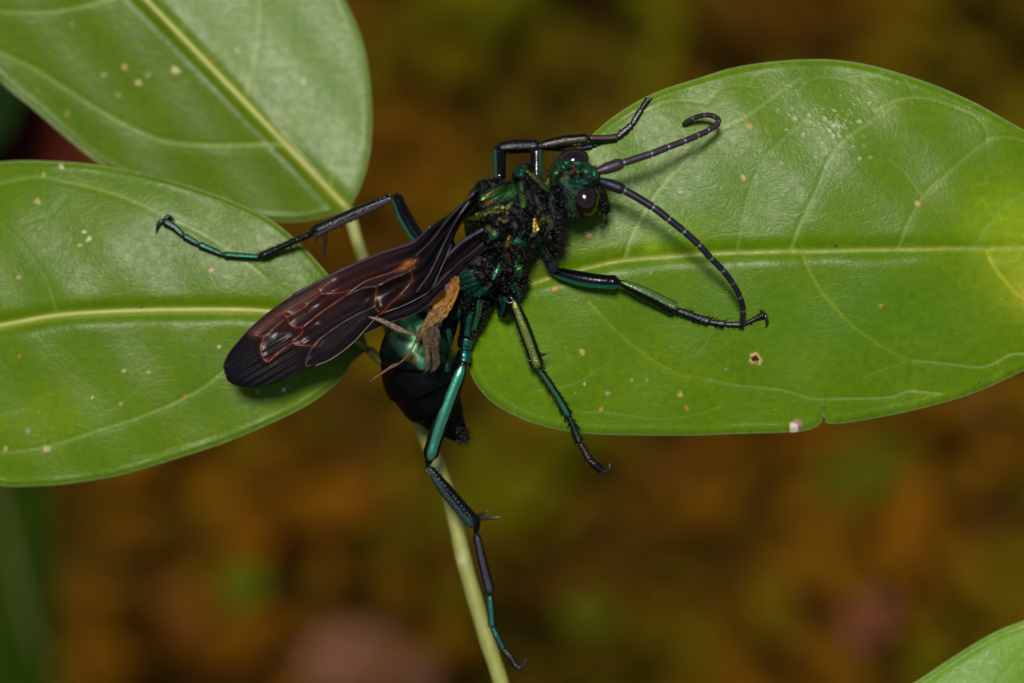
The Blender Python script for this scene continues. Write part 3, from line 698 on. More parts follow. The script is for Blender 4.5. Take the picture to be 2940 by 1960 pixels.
    disp += thor * (0.35 * np.sin(x / 7.1 + y / 11.3 + 2 * np.sin(h / 17)) * np.sin(y / 6.3 - h / 9 + 1.7 * np.sin(x / 23)) + 0.3 * np.sin(x / 3.9) * np.sin(y / 4.3 + h / 5))
    # transverse wrinkles of the propodeum
    pr = np.exp(-((x - 1345) / 45) ** 2 - ((y - 815) / 40) ** 2); disp += pr * 2.2 * np.sin((x * 0.35 + y) / 2.6)
    v = v + nn * disp[:, None]
    col = np.tile(np.array([0.05, 0.11, 0.06]), (len(x), 1)); g = np.full(len(x), 0.012)
    def paint(poly, r, c, a):
        nonlocal col, g
        if len(poly) == 1: d = np.hypot(x - poly[0][0], y - poly[0][1])
        else: d, _ = dist_poly(x, y, np.array(poly, float))
        k = (1 - sstep(r * 0.55, r * 1.25, d)) * np.clip(nn[:, 2] * 3 + 1.2, 0, 1)
        col = col * (1 - k[:, None]) + c * k[:, None]; g = np.maximum(g * (1 - k), a * k + g * (1 - k))
    dk = np.array([0.03, 0.05, 0.03])
    # abdomen; mint and gold reflections and rim glints painted into its colour
    ab = sstep(880, 930, y) * (1 - sstep(1360, 1400, x + (y - 900) * 0.15)); col = col * (1 - ab[:, None]) + np.array([0.010, 0.035, 0.028]) * ab[:, None]; g = g * (1 - ab) + 0.07 * ab
    paint([(1150, 960), (1180, 1000), (1230, 1030)], 38, np.array([0.05, 0.13, 0.065]), 0.6); paint([(1172, 1024), (1190, 1030)], 14, np.array([0.12, 0.11, 0.03]), 0.7); paint([(1215, 1045)], 20, MINT * 0.8, 0.8)
    paint([(1175, 915), (1200, 945)], 28, np.array([0.08, 0.26, 0.12]), 0.9); paint([(1260, 990), (1285, 1020)], 22, TEAL, 0.9)
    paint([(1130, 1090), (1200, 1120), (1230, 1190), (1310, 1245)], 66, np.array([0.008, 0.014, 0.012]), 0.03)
    for pl_ in ([(1122, 955), (1148, 984), (1185, 997), (1230, 1000)],): paint(pl_, 3.0, np.array([0.12, 0.14, 0.13]), 0.5)
    paint([(1288, 950), (1300, 1005), (1284, 1060)], 7, MINT, 0.9); paint([(1230, 890), (1262, 930)], 9, MINT * 0.7, 0.8)
    # thorax
    paint([(1390, 575), (1430, 560), (1466, 548)], 20, GRN * 1.05, 1.0); paint([(1380, 585), (1410, 578)], 9, np.array([0.12, 0.05, 0.02]), 0.7); paint([(1385, 568), (1440, 542)], 6, OLV, 1.0)
    paint([(1494, 530), (1502, 588)], 8, np.array([0.09, 0.2, 0.035]), 1.0); paint([(1330, 642), (1365, 622), (1400, 606), (1440, 598)], 9, OLV * 0.9, 1.0); paint([(1345, 600), (1362, 590)], 9, GRN, 0.9)
    paint([(1492, 486)], 20, TEAL * 1.2, 1.0); paint([(1515, 492), (1545, 520), (1572, 548)], 6, OLV, 0.9); paint([(1388, 512), (1410, 505)], 10, GOLD * 0.8, 0.9)
    paint([(1560, 628), (1548, 655), (1530, 676)], 8, OLV * 1.1, 1.0); paint([(1575, 620), (1582, 650)], 6, OLV, 0.8); paint([(1540, 632), (1538, 648)], 5, GOLD, 0.9)
    paint([(1556, 698), (1562, 730)], 12, np.array([0.02, 0.14, 0.12]), 0.9); paint([(1585, 708)], 9, GOLD * 0.7, 0.9); paint([(1572, 735), (1585, 750)], 10, TEAL, 0.8)
    paint([(1465, 690), (1456, 712)], 9, GOLD * 0.8, 1.0); paint([(1485, 695), (1500, 705)], 11, np.array([0.02, 0.2, 0.12]), 1.0); paint([(1455, 740)], 9, ORNG, 0.9)
    paint([(1448, 748), (1430, 775), (1418, 800)], 7, np.array([0.03, 0.3, 0.1]), 1.0); paint([(1488, 740), (1490, 790)], 9, GRN * 0.9, 0.9); paint([(1418, 672)], 12, GRN * 0.8, 1.0); paint([(1400, 652), (1410, 660)], 7, OLV, 0.8)
    paint([(1330, 800), (1355, 830)], 26, np.array([0.015, 0.12, 0.075]), 0.9); paint([(1345, 855), (1400, 830)], 8, np.array([0.02, 0.18, 0.16]), 0.9); paint([(1395, 715)], 9, ORNG * 0.8, 0.9); paint([(1390, 742)], 5, ORNG, 0.8)
    paint([(1457, 609)], 5, ORNG, 1.0); paint([(1437, 629)], 5, ORNG, 0.9); paint([(1360, 536)], 6, ORNG * 0.7, 0.8)
    paint([(1476, 815), (1490, 850)], 8, np.array([0.03, 0.2, 0.13]), 0.8); paint([(1436, 850), (1446, 895)], 4, np.array([0.015, 0.10, 0.09]), 0.6)
    paint([(1378, 865), (1374, 900), (1362, 940)], 7, MINT, 1.0); paint([(1350, 900), (1342, 960)], 6, np.array([0.04, 0.3, 0.2]), 1.0); paint([(1318, 890), (1318, 940)], 4, np.array([0.03, 0.25, 0.18]), 1.0)
    st = random.Random(11)
    for q in range(16):  # random metallic strokes: small glints painted into the cuticle colour
        cx, cy = st.uniform(1335, 1600), st.uniform(500, 850); an = st.gauss(-0.75, 0.5); ln = st.uniform(5, 22)
        if y.min() < cy < y.max(): paint([(cx, cy), (cx + ln * math.cos(an), cy + ln * math.sin(an))], st.uniform(2.2, 4.5), st.choice([OLV, GRN, OLV * 0.7, GOLD * 0.8, np.array([0.03, 0.22, 0.14]), GRN * 0.7]), st.uniform(0.3, 0.6))
    # head
    hd = sstep(1560, 1590, x) * (1 - sstep(600, 640, y)) * (y < 640) * (h > 60); hd = hd * (x > 1555 + np.maximum(0, y - 560) * 0.6)
    k = hd * 0.75; col = col * (1 - k[:, None]) + np.array([0.028, 0.125, 0.062]) * k[:, None]; g = np.where(hd > 0.5, 0.38, g)
    paint([(1592, 480), (1600, 505)], 18, GRN * 0.8, 0.9); paint([(1630, 480), (1680, 475), (1700, 490)], 16, np.array([0.03, 0.19, 0.10]), 0.9); paint([(1635, 525), (1690, 530)], 12, TEAL * 1.6, 0.9)
    paint([(1600, 545), (1610, 590)], 22, dk, 0.06); paint([(1610, 495), (1600, 520)], 9, dk, 0.1); paint([(1665, 505), (1690, 515)], 8, dk, 0.15); paint([(1635, 590), (1645, 605)], 14, GRN * 0.9, 1.0)
    paint([(1720, 545), (1745, 600)], 30, dk, 0.08); paint([(1625, 510)], 8, OLV, 0.9)
    o = link_mesh('body', P(v), fc, M_body, wasp, {'Col': col, 'sheen': g, 'dusty': np.clip(1 - ab, 0, 1)}, recalc=True)
    return v, nn, fc
bv, bn, bf = body()

# bristles of the body
def hairs():
    x, y, h = bv.T; mb = MB()
    def grow(mask, n, l0, l1, lean, spread=0.35, r=1.6):
        ids = np.nonzero(mask)[0]
        if len(ids) == 0: return
        for i in rng.choice(ids, min(n, len(ids)), replace=False):
            d = bn[i] + np.array(lean) + rng.normal(0, spread, 3); d /= np.linalg.norm(d)
            l = rng.uniform(l0, l1) * 1.25; a = bv[i] - bn[i] * 1.0; m_ = a + d * l * 0.55; b = a + d * l + np.array([0, 0, -0.06 * l])
            mb.spike(a, b, r)
    up = bn[:, 2] > -0.35
    grow(up & (x > 1560) & (y > 610) & (y < 740), 260, 14, 34, (0.35, 0.25, 0))
    grow(up & (x > 1575) & (x < 1720) & (y < 640) & (h > 90), 240, 8, 20, (-0.1, 0.1, 0.1))
    grow(up & (x > 1630) & (x < 1700) & (y > 608) & (y < 640), 40, 12, 22, (0.1, 0.5, 0))
    grow(up & (x > 1330) & (x < 1580) & (y < 620), 220, 7, 16, (0, -0.2, 0.1))
    grow(up & (x > 1440) & (x < 1540) & (y > 700) & (y < 860), 200, 10, 22, (0.2, 0.35, 0))
    grow(up & (x > 1330) & (x < 1420) & (y > 840) & (y < 980), 60, 10, 26, (0.45, 0.1, 0))
    grow((x > 1310) & (y > 1225), 110, 8, 20, (0.3, 0.4, 0))
    grow((x > 1715) & (x < 1760) & (y > 540) & (y < 620), 40, 8, 16, (0.5, 0.1, 0))
    o = mb.build('hair', M_hair, wasp, recalc=False); o['kind'] = 'stuff'
hairs()

def eye(c, r, ax, mat=M_eye, name='eye', nu=40, nv=24):
    mb = MB(); mb.ball(c, r, axes=ax, nu=nu, nv=nv); return mb.build(name, mat, wasp)
eye((1680, 571, 194), (49, 39, 44), frame2(0.30, 0.92, -0.1))
eye((1646, 456, 165), (31, 46, 44), frame2(-0.1, -0.95, 0.2))
for c in ((1638, 497, 234), (1653, 487, 233), (1645, 478, 233)):
    eye(c, (6, 6, 6), None, M_ocellus, 'ocellus', 12, 8)

# antennae
def antenna(joints, hs, r0, r1, scape_r, col, sh):
    j = np.column_stack([np.array(joints, float), hs]); n = 220
    p = spline(j, n)
    s = np.r_[0, np.cumsum(np.linalg.norm(np.diff(p, axis=0), axis=1))]; s /= s[-1]
    rad = r0 + (r1 - r0) * s
    js = [s[np.argmin(np.linalg.norm(p - q, axis=1))] for q in j]
    rad = np.where(s < js[1], scape_r * np.interp(s, [0, js[1] * 0.35, js[1] * 0.8, js[1]], [0.6, 1.0, 1.05, 0.7]), rad)
    for a in js[1:-1]:
        rad *= 1 - 0.28 * np.exp(-((s - a) / 0.0035) ** 2)
        rad *= 1 + 0.06 * np.exp(-((s - a + 0.012) / 0.008) ** 2)
    rad *= np.where(s > 0.975, np.sqrt(np.clip((1 - s) / 0.025, 0.02, 1)), 1)
    c = np.tile(np.array(col), (n, 1)); jl = np.zeros(n)
    for a in js[1:-1]: jl = np.maximum(jl, np.exp(-((s - a) / 0.0036) ** 2))
    c = c * (1 - jl[:, None]) + np.array([0.34, 0.30, 0.36]) * jl[:, None]
    V, f = sweep(p, rad, 16)
    cc = np.vstack([np.repeat(c, 16, 0), c[:1], c[-1:]])
    g = np.r_[np.repeat(sh + (1 - sh) * 0.5 * jl, 16), sh, sh]
    mb = MB(); mb.add(V, f, cc, g); mb.build('antenna', M_ant, wasp)
A1 = [(1722, 518), (1794, 547), (1874, 594), (1920, 629), (1964, 664), (2007, 703), (2041, 741), (2074, 774), (2103, 812), (2124, 851), (2134, 889), (2129, 937)]
antenna(A1, np.linspace(185, 45, 12) + 45 * np.sin(np.linspace(0, 3.14, 12)), 12.5, 7.5, 16, (0.035, 0.03, 0.06), 0.35)
A2 = [(1714, 492), (1790, 467), (1870, 441), (1918, 422), (1964, 405), (2002, 389), (2032, 375), (2062, 353), (2055, 336), (2027, 330), (1993, 338), (1958, 357)]
antenna(A2, np.linspace(185, 2, 12) + 10 * np.sin(np.linspace(0, 3.14, 12)), 12, 7, 17, (0.10, 0.07, 0.085), 0.45)
mb = MB(); mb.tube(spline([(1733, 612, 125), (1735, 625, 122), (1731, 640, 116), (1728, 656, 112)], 20), resamp([5, 3.4, 4.2, 2.8, 4.6, 3], 20), 8, (0.1, 0.09, 0.1), 0.3); mb.build('palp', M_ant, wasp)

# legs
BLK = np.array([0.05, 0.05, 0.07]); VIO = np.array([0.17, 0.15, 0.20])
def leg(segs, spurs=(), claws=(), spines=(), ntib=2, beads=()):
    """segs: (p0, p1, r0, rmid, r1, colour, sheen, bow[, side of the coloured band, a highlight painted in]) one continuous tube"""
    pts, rr, cc, gg, bb, dd_ = [], [], [], [], [], []
    for k, sg in enumerate(segs):
        p0, p1, r0, rm, r1, c, g, bow = sg[:8]; band = np.array(sg[8] if len(sg) > 8 else (0, -0.2, 1) if k >= 2 else (0, 0, 0), float)
        ax_ = np.array(p1, float) - np.array(p0, float); ax_ /= np.linalg.norm(ax_)
        if band.any(): band = band - ax_ * band.dot(ax_); band = band / np.linalg.norm(band)
        p0, p1 = np.array(p0, float), np.array(p1, float); n = 22
        t = np.linspace(0, 1, n)
        q = p0 + (p1 - p0) * t[:, None]; d = p1 - p0; per = np.array([-d[1], d[0], 0]) / (np.hypot(d[0], d[1]) + 1e-6)
        q = q + per * (bow * np.sin(np.pi * t))[:, None]
        r = np.where(t < 0.5, r0 + (rm - r0) * sstep(0, 0.45, t), rm + (r1 - rm) * sstep(0.5, 1, t))
        r = r * (1 - 0.42 * np.exp(-(t / 0.045) ** 2) - 0.42 * np.exp(-((1 - t) / 0.03) ** 2)) * (1 + 0.10 * np.exp(-((1 - t - 0.07) / 0.05) ** 2))
        if k == 0: r[0] *= 0.8
        pts.append(q); rr.append(r); cc.append(np.tile(np.array(c), (n, 1))); gg.append(g * (1 - np.exp(-(t / 0.06) ** 2) - np.exp(-((1 - t) / 0.05) ** 2))); bb.append(np.tile(band, (n, 1))); dd_.append(np.full(n, 0.9 if k >= ntib else 0.12))
    p = np.vstack(pts); bd = np.vstack(bb); du = np.concatenate(dd_); r = np.concatenate(rr); c = np.vstack(cc); g = np.concatenate(gg)
    keep = np.r_[True, np.linalg.norm(np.diff(p, axis=0), axis=1) > 0.3]; p, r, c, g, bd, du = p[keep], r[keep], c[keep], g[keep], bd[keep], du[keep]
    V, f = sweep(p, r, 24)
    mb = MB(); G = np.r_[np.repeat(g, 24), g[0], g[-1]]
    o_ = V[:-2] - np.repeat(p, 24, 0); o_ /= np.linalg.norm(o_, axis=1)[:, None] + 1e-9
    B = np.repeat(bd, 24, 0); dt = (o_ * B).sum(1); has = (B ** 2).sum(1) > 0
    G[:-2] = np.where(has, G[:-2] * sstep(0.84, 0.98, dt), G[:-2])  # coloured band on each segment, its highlight streak put into the sheen attribute
    mb.add(V, f, np.vstack([np.repeat(c, 24, 0), c[:1], c[-1:]]), G)
    o = mb.build('leg', M_leg, wasp, dusty=np.r_[np.repeat(du, 24), 0, 0])
    for a, b, w in spurs:
        m_ = MB(); a, b = np.array(a, float), np.array(b, float); m_.tube(spline([a, (a + b) / 2 + np.array([0, 2, 2]), b], 10), resamp([w, w * 0.9, 0.6], 10), 8); m_.build('spur', M_claw, o)
    for pl, w in claws:
        m_ = MB(); m_.tube(spline(pl, 14), resamp([w, w * 0.85, 0.6], 14), 8); m_.build('claw', M_claw, o)
    m_ = MB(); cnt = 0; bmb = MB()
    for (p0, p1, r0, r1, n, ln, w) in spines:
        p0, p1 = np.array(p0, float), np.array(p1, float); d = p1 - p0; dl = d / np.linalg.norm(d)
        per = np.cross(dl, [0, 0, 1.0]); per /= np.linalg.norm(per); up = np.cross(per, dl)
        for i in range(n):
            t = (i + rng.uniform(0, 1)) / n; a = rng.choice([0, 3.14, 0.5, 2.6, -0.5, 3.6]) + rng.normal(0, 0.25)
            rad = r0 + (r1 - r0) * t; o_ = math.cos(a) * per + math.sin(a) * up
            q = p0 + d * t + o_ * rad * 0.9; e = q + (o_ * 0.75 + dl * 0.8) * ln * rng.uniform(0.7, 1.15)
            m_.spike(q, q + (e - q) * 1.2, w * 1.6); cnt += 1
    for (p0, p1, r0, r1, dirs, n) in beads:
        p0, p1 = np.array(p0, float), np.array(p1, float)
        for q, dv in enumerate(dirs):
            dv = np.array(dv, float); dv /= np.linalg.norm(dv)
            for i in range(n):
                t = (i + 0.5 + 0.3 * q) / n * 0.95 + rng.normal(0, 0.008); V_, f2_ = ellipsoid(p0 + (p1 - p0) * t + dv * (r0 + (r1 - r0) * min(1, t * 1.6)) * 0.97, (2.4, 2.4, 2.4), None, 6, 4)
                bmb.add(V_, f2_)
    if bmb.n:
        b2_ = bmb.build('seta_glints', M_bead, o); b2_['kind'] = 'stuff'
    if cnt:
        b_ = m_.build('bristles', M_hair, o, recalc=False); b_['kind'] = 'stuff'
    return o

def onR(x, y, dz): return (x, y, float(hR(np.array([x]), np.array([y]))[0]) + dz)
def onL(x, y, dz): return (x, y, float(hL(np.array([x]), np.array([y]))[0]) + dz)

# right front
a, b, c_, d, e, f_ = onR(1940, 889, 30), onR(2038, 924, 16), onR(2081, 931, 14), onR(2134, 932, 14), onR(2165, 918, 16), onR(2196, 902, 16)
leg([((1578, 742, 62), (1592, 780, 52), 19, 19, 14, BLK, 0.25, 0), ((1594, 780, 52), (1776, 810, 88), 16, 21.5, 19, np.array([0.05, 0.46, 0.42]), 1.0, 7, (0.1, 0.9, 0.5)), ((1779, 809, 88), a, 11, 19, 20, np.array([0.36, 0.52, 0.20]), 1.0, -2, (0.2, -0.5, 1)),
     (a, b, 10, 11, 13, VIO, 0.4, 1), (b, c_, 8, 9, 11, VIO, 0.4, 0), (c_, d, 7, 9, 10, VIO, 0.35, 0), (d, f_, 6, 7, 11, BLK, 0.3, 0)],
    claws=[([f_, onR(2200, 912, 20), onR(2203, 930, 14), onR(2196, 946, 4)], 6), ([f_, onR(2190, 893, 22), onR(2180, 889, 18)], 4.5)],
    spines=[((1779, 809, 88), a, 10, 17, 46, 10, 1.1), (a, b, 9, 12, 26, 14, 1.3), (b, c_, 9, 10, 12, 14, 1.3), (c_, d, 8, 9, 12, 12, 1.3), (d, f_, 7, 9, 8, 8, 1.1)])
# right middle
k1 = (1472, 858, 120); a = onR(1545, 1055, 75); b, c_, d, f_ = onR(1634, 1195, 22), onR(1664, 1270, 18), onR(1692, 1320, 14), onR(1728, 1352, 10)
leg([((1446, 892, 32), (1448, 905, 40), 20, 20, 18, np.array([0.03, 0.2, 0.17]), 0.7, 0, (-0.7, 0.2, 0.6)), ((1448, 906, 42), (1466, 850, 122), 18, 21, 20, np.array([0.03, 0.18, 0.18]), 0.7, 3, (-0.9, 0.2, 0.3)), (k1, a, 14, 19, 19, np.array([0.38, 0.46, 0.10]), 1.0, -2, (-0.15, -0.25, 1)),
     (a, b, 9, 10.5, 12, np.array([0.10, 0.38, 0.2]), 0.8, -3, (-0.3, -0.1, 1)), (b, c_, 8, 9, 11, np.array([0.04, 0.08, 0.07]), 0.45, 0), (c_, d, 7, 8, 10, VIO, 0.4, 0), (d, f_, 8, 12, 10, BLK, 0.15, 0)],
    spurs=[((1553, 1020, 75), (1580, 1007, 82), 4), ((1532, 1030, 75), (1511, 1037, 80), 4)],
    claws=[([f_, (1745, 1352, f_[2] + 5), (1751, 1338, f_[2] + 8), (1746, 1322, f_[2] + 6)], 5.5), ([f_, (1742, 1358, f_[2] - 8), (1748, 1348, f_[2] - 12)], 4)],
    spines=[(k1, a, 12, 18, 60, 13, 1.3), (a, b, 9, 11, 54, 14, 1.3), (b, c_, 9, 10, 24, 13, 1.3), (c_, d, 8, 9, 16, 12, 1.2), (d, f_, 8, 10, 14, 10, 1.1)])
# right hind
a = (1367, 1508, -120); b, c_, d, f_ = (1407, 1702, -195), (1413, 1800, -222), (1445, 1864, -236), (1484, 1917, -240)
leg([((1340, 965, -6), (1333, 1000, -14), 24, 24, 19, np.array([0.05, 0.26, 0.18]), 0.9, 0, (0.3, 0, 0.9)), ((1333, 1003, -14), (1330, 1040, -12), 18, 22, 21, np.array([0.03, 0.24, 0.2]), 0.9, 0, (0.4, 0, 0.85)), ((1329, 1045, -10), (1232, 1320, -55), 23, 27, 21, np.array([0.10, 0.44, 0.27]), 1.0, 6, (0.2, -0.12, 1)),
     ((1228, 1338, -58), a, 12, 20, 22, np.array([0.10, 0.2, 0.17]), 0.6, 3, (-0.5, 0.2, 0.8)), ((1367, 1530, -126), b, 11, 14, 15, VIO * 1.1, 0.9, 2), ((b[0] - 1, b[1] + 6, b[2] - 3), c_, 10, 12, 11, np.array([0.06, 0.3, 0.22]), 0.95, 0), (c_, d, 8, 10, 9, np.array([0.03, 0.26, 0.22]), 0.9, 0), (d, f_, 7, 10, 10, BLK, 0.15, -2)],
    spurs=[((1376, 1488, -118), (1446, 1481, -105), 5), ((1374, 1478, -116), (1404, 1462, -105), 4.5)],
    claws=[([f_, (1498, 1914, -238), (1506, 1902, -234), (1510, 1890, -232)], 6), ([f_, (1492, 1922, -248), (1500, 1914, -252)], 5)],
    ntib=3, beads=[((1228, 1338, -58), a, 12, 21, ((-0.55, 0.35, 0.75), (-0.85, 0.5, 0.3), (0.1, -0.1, 1)), 17)], spines=[((1228, 1338, -58), a, 11, 18, 46, 7, 1.6), ((1367, 1530, -126), b, 10, 12, 50, 8, 1.3), (b, c_, 9, 10, 14, 7, 1.2)])
# left hind
b0, b1, b2, b3, b4, b5 = onL(897, 668, 95), onL(744, 738, 26), onL(641, 732, 14), onL(570, 702, 12), onL(528, 678, 12), onL(472, 636, 14)
kn = (1136, 562, -40)
leg([((1232, 722, 30), (1218, 708, 22), 22, 22, 19, BLK, 0.4, 0), ((1217, 706, 22), kn, 20, 22, 18, np.array([0.10, 0.36, 0.24]), 0.95, -8, (-0.75, 0.45, 0.5)), ((1128, 566, -44), b0, 12, 17, 18, np.array([0.26, 0.24, 0.29]), 0.9, 2, (0.2, 0.75, 0.65)),
     (b0, b1, 9, 9.5, 12, BLK, 0.1, 0), (b1, b2, 8, 10, 11, np.array([0.02, 0.16, 0.10]), 0.95, 0, (0, -0.3, 1)), (b2, b3, 8, 10, 11, np.array([0.03, 0.17, 0.12]), 0.95, 0, (0.2, -0.4, 1)), (b3, b4, 8, 10, 11, np.array([0.07, 0.18, 0.15]), 0.9, 0, (0.2, -0.4, 1)), (b4, b5, 9, 11, 13, np.array([0.07, 0.16, 0.13]), 0.85, 3, (0.2, -0.2, 1))],
    spurs=[((934, 660, b0[2] + 2), (931, 742, b0[2] - 25), 7), ((915, 664, b0[2]), (906, 698, b0[2] - 10), 5)],
    claws=[([b5, onL(463, 634, 18), onL(453, 648, 14), onL(448, 672, 4)], 7), ([b5, onL(480, 622, 20), onL(494, 626, 14), onL(502, 636, 8)], 7)],
    beads=[((1128, 566, -44), b0, 12, 17, ((-0.3, -0.75, 0.6),), 18)], spines=[((1128, 566, -44), b0, 12, 16, 50, 9, 1.8), (b0, b1, 9, 11, 40, 9, 1.4), (b2, b3, 8, 9, 6, 7, 1.3)])
# left front
c0, c1, c2, c3, c4 = onR(1688, 396, 60), onR(1772, 394, 22), onR(1814, 358, 18), onR(1842, 312, 16), onR(1862, 284, 14)
leg([((1542, 545, 58), (1541, 520, 60), 18, 18, 17, BLK, 0.4, 0), ((1541, 518, 60), (1541, 428, 45), 17, 19, 18, np.array([0.07, 0.22, 0.15]), 0.9, 0, (0.8, 0, 0.6)), ((1548, 418, 40), c0, 11, 14, 13, np.array([0.2, 0.17, 0.13]), 0.6, -4, (0, 0.3, 1)),
     (c0, c1, 9, 10, 11, np.array([0.3, 0.16, 0.18]), 0.7, 2), (c1, c2, 9, 9.5, 9, VIO, 0.7, 0), (c2, c3, 8, 9, 9, VIO, 0.7, 0), (c3, c4, 8, 9, 10, BLK, 0.3, 0)],
    claws=[([c4, onR(1870, 284, 14), onR(1874, 296, 4)], 4)], spines=[((1548, 418, 40), c0, 11, 13, 20, 8, 1.3), (c1, c2, 9, 9, 8, 8, 1.2)])
# left middle
leg([((1436, 545, 46), (1434, 520, 42), 18, 18, 18, BLK, 0.4, 0), ((1434, 518, 42), (1432, 432, 0), 18, 20, 20, np.array([0.10, 0.2, 0.12]), 0.9, 0, (-0.8, 0, 0.6)), ((1426, 426, -4), (1548, 420, -12), 16, 21, 19, BLK, 0.2, -3),
     ((1550, 421, -12), (1650, 426, 4), 10, 11, 11, BLK, 0.2, 0), ((1650, 426, 4), onR(1700, 420, 16), 8, 9, 8, VIO, 0.3, 0), (onR(1700, 420, 16), onR(1738, 400, 12), 7, 8, 8, BLK, 0.2, 0)],
    claws=[([onR(1738, 400, 12), onR(1748, 398, 12), onR(1752, 404, 4)], 4)], spines=[((1426, 426, -4), (1548, 420, -12), 14, 16, 24, 8, 1.3)])

# wings
def wing(top, bot, hfun, cfun, nu, nv, ribs, name='wing'):
    T, B = spline(top, nu), spline(bot, nu); v = np.linspace(0, 1, nv)[None, :, None]
    XY = T[:, None, :] * (1 - v) + B[:, None, :] * v; x, y = XY[..., 0].ravel(), XY[..., 1].ravel()
    u = np.repeat(np.linspace(0, 1, nu), nv); vv = np.tile(np.linspace(0, 1, nv), nu)
    h = hfun(x, y, u, vv); col = cfun(x, y, u, vv)
    for pl, w, d in ribs:
        dd, _ = dist_poly(x, y, spline(pl, 24)); h = h + d * np.exp(-(dd / w) ** 2)
    i = np.arange(nu * nv).reshape(nu, nv); fs = np.stack([i[:-1, :-1], i[1:, :-1], i[1:, 1:], i[:-1, 1:]], -1).reshape(-1, 4)
    o = link_mesh(name, P(np.stack([x, y, h], 1)), fs, M_wing, wasp, {'Col': col}, uv=np.stack([x / 1000, y / 1000], 1), recalc=False)
    sm = o.modifiers.new('thickness', 'SOLIDIFY'); sm.thickness = 1.6 * S; sm.offset = 0
    # height lookup for the veins
    def at(px, py):
        k = np.argmin((x[None] - px[:, None]) ** 2 + (y[None] - py[:, None]) ** 2, axis=1); return h[k]
    return o, at
def c3(p): return [(600 + a * 0.3189, 650 + b * 0.3189) for a, b in p]
T_top = [(1378, 540), (1330, 578), (1293, 610), (1240, 648), (1190, 694), (1130, 716), (1072, 736), (957, 787), (842, 848), (772, 896), (718, 943), (680, 985), (655, 1018), (641, 1052)]
T_bot = [(1372, 590), (1325, 640), (1296, 700), (1266, 770), (1238, 828), (1200, 856), (1150, 880), (1090, 903), (1058, 935), (1008, 988), (951, 1030), (906, 1049), (880, 1059), (823, 1087), (753, 1108), (690, 1109), (655, 1092), (641, 1052)]
VEINPATHS = ([(700, 815), (640, 780), (600, 800)], [(945, 1078), (985, 1035)], [(870, 720), (790, 770), (700, 818)], [(1740, 370), (1830, 340), (1868, 290)], [(395, 975), (620, 805), (860, 660), (985, 585), (1100, 490)], [(700, 815), (730, 880), (790, 910), (840, 910)], [(835, 905), (840, 955), (800, 1000), (755, 1040), (800, 1065), (870, 1070), (945, 1078)], [(400, 975), (500, 985), (600, 900), (700, 820)],
           [(500, 985), (468, 1080), (480, 1160), (530, 1215), (640, 1120), (760, 1040)], [(1010, 605), (1130, 600), (1220, 590), (1275, 572)], [(985, 555), (1005, 605), (900, 690), (870, 720)],
           [(1515, 530), (1500, 640), (1495, 720), (1530, 775)], [(1820, 395), (1828, 450), (1820, 500), (1720, 620), (1640, 690), (1545, 795)])
def hT(x, y, u, v):
    base = np.interp(x, [600, 640, 850, 1085, 1190, 1290, 1380], [22, 25, 62, 118, 150, 205, 252])
    fold = 11 * np.sin(v * np.pi * 5 + 0.6) * np.interp(u, [0, 0.15, 0.4, 0.7, 1], [1, 1.1, 0.6, 0.15, 0])
    rip = 1.3 * np.sin((y * 0.86 + x * 0.5) / 3.0 + 0.004 * x) * sstep(0.6, 0.75, u) * sstep(0.3, 0.6, v)
    edge = -10 * (v - 0.5) ** 2 * 4 * sstep(0, 0.1, u)
    return base + fold + rip + edge + 3 * np.sin(x / 31 + y / 47) * sstep(0.2, 0.4, u)
def cT(x, y, u, v):
    a = np.array([0.0045, 0.0032, 0.0036]); b = np.array([0.022, 0.006, 0.004]); k = sstep(0.25, 0.4, u) * (1 - sstep(0.72, 0.86, u)) * (1 - sstep(0.25, 0.75, v) * 0.75)
    c = a * (1 - k[:, None]) + b * k[:, None]
    d, _ = dist_poly(x, y, spline(c3([(400, 960), (620, 800), (860, 650), (980, 580), (1110, 480)]), 20)); q = 0.75 * np.exp(-(d / 12) ** 2); c = c * (1 - q[:, None]) + np.array([0.085, 0.05, 0.04]) * q[:, None]
    d = np.hypot((x - 1170) * 0.86 - (y - 760) * -0.3, (y - 760) * 1.5 + (x - 1170) * 0.6); q = 0.9 * np.exp(-(d / 14) ** 2); c = c * (1 - q[:, None]) + np.array([0.6, 0.17, 0.02]) * q[:, None]
    for pl in VEINPATHS:
        d, _ = dist_poly(x, y, spline(c3(pl), 16)); q = 0.42 * np.exp(-(d / 9) ** 2); c = c * (1 - q[:, None]) + np.array([0.06, 0.014, 0.005]) * q[:, None]
    return c
TR = [([(1362, 552), (1293, 622), (1236, 694), (1190, 737)], 5, 9), ([(1351, 572), (1311, 630), (1273, 703), (1236, 780), (1195, 840)], 5, 9), ([(1340, 575), (1270, 650), (1215, 730)], 4, 7)]
TR += [(c3(q), 10, 3.2) for q in VEINPATHS]
TR += [(c3(q), 8, 5.0) for q in ([(840, 910), (1030, 760), (1220, 630), (1400, 500), (1600, 430), (1740, 370)], [(1225, 625), (1390, 555), (1510, 540)], [(1530, 530), (1640, 470), (1750, 430), (1822, 390)], [(1495, 720), (1340, 790), (1200, 870), (980, 1030), (890, 1170), (872, 1265)])]
TR += [(c3(q), 14, -4.0) for q in ([(1000, 700), (1200, 540), (1500, 420)], [(1000, 850), (1250, 690), (1450, 620)], [(1560, 680), (1700, 520)], [(620, 960), (740, 960)], [(900, 1000), (1150, 840), (1400, 740)])]
wt, at = wing(T_top, T_bot, hT, cT, 260, 120, TR)
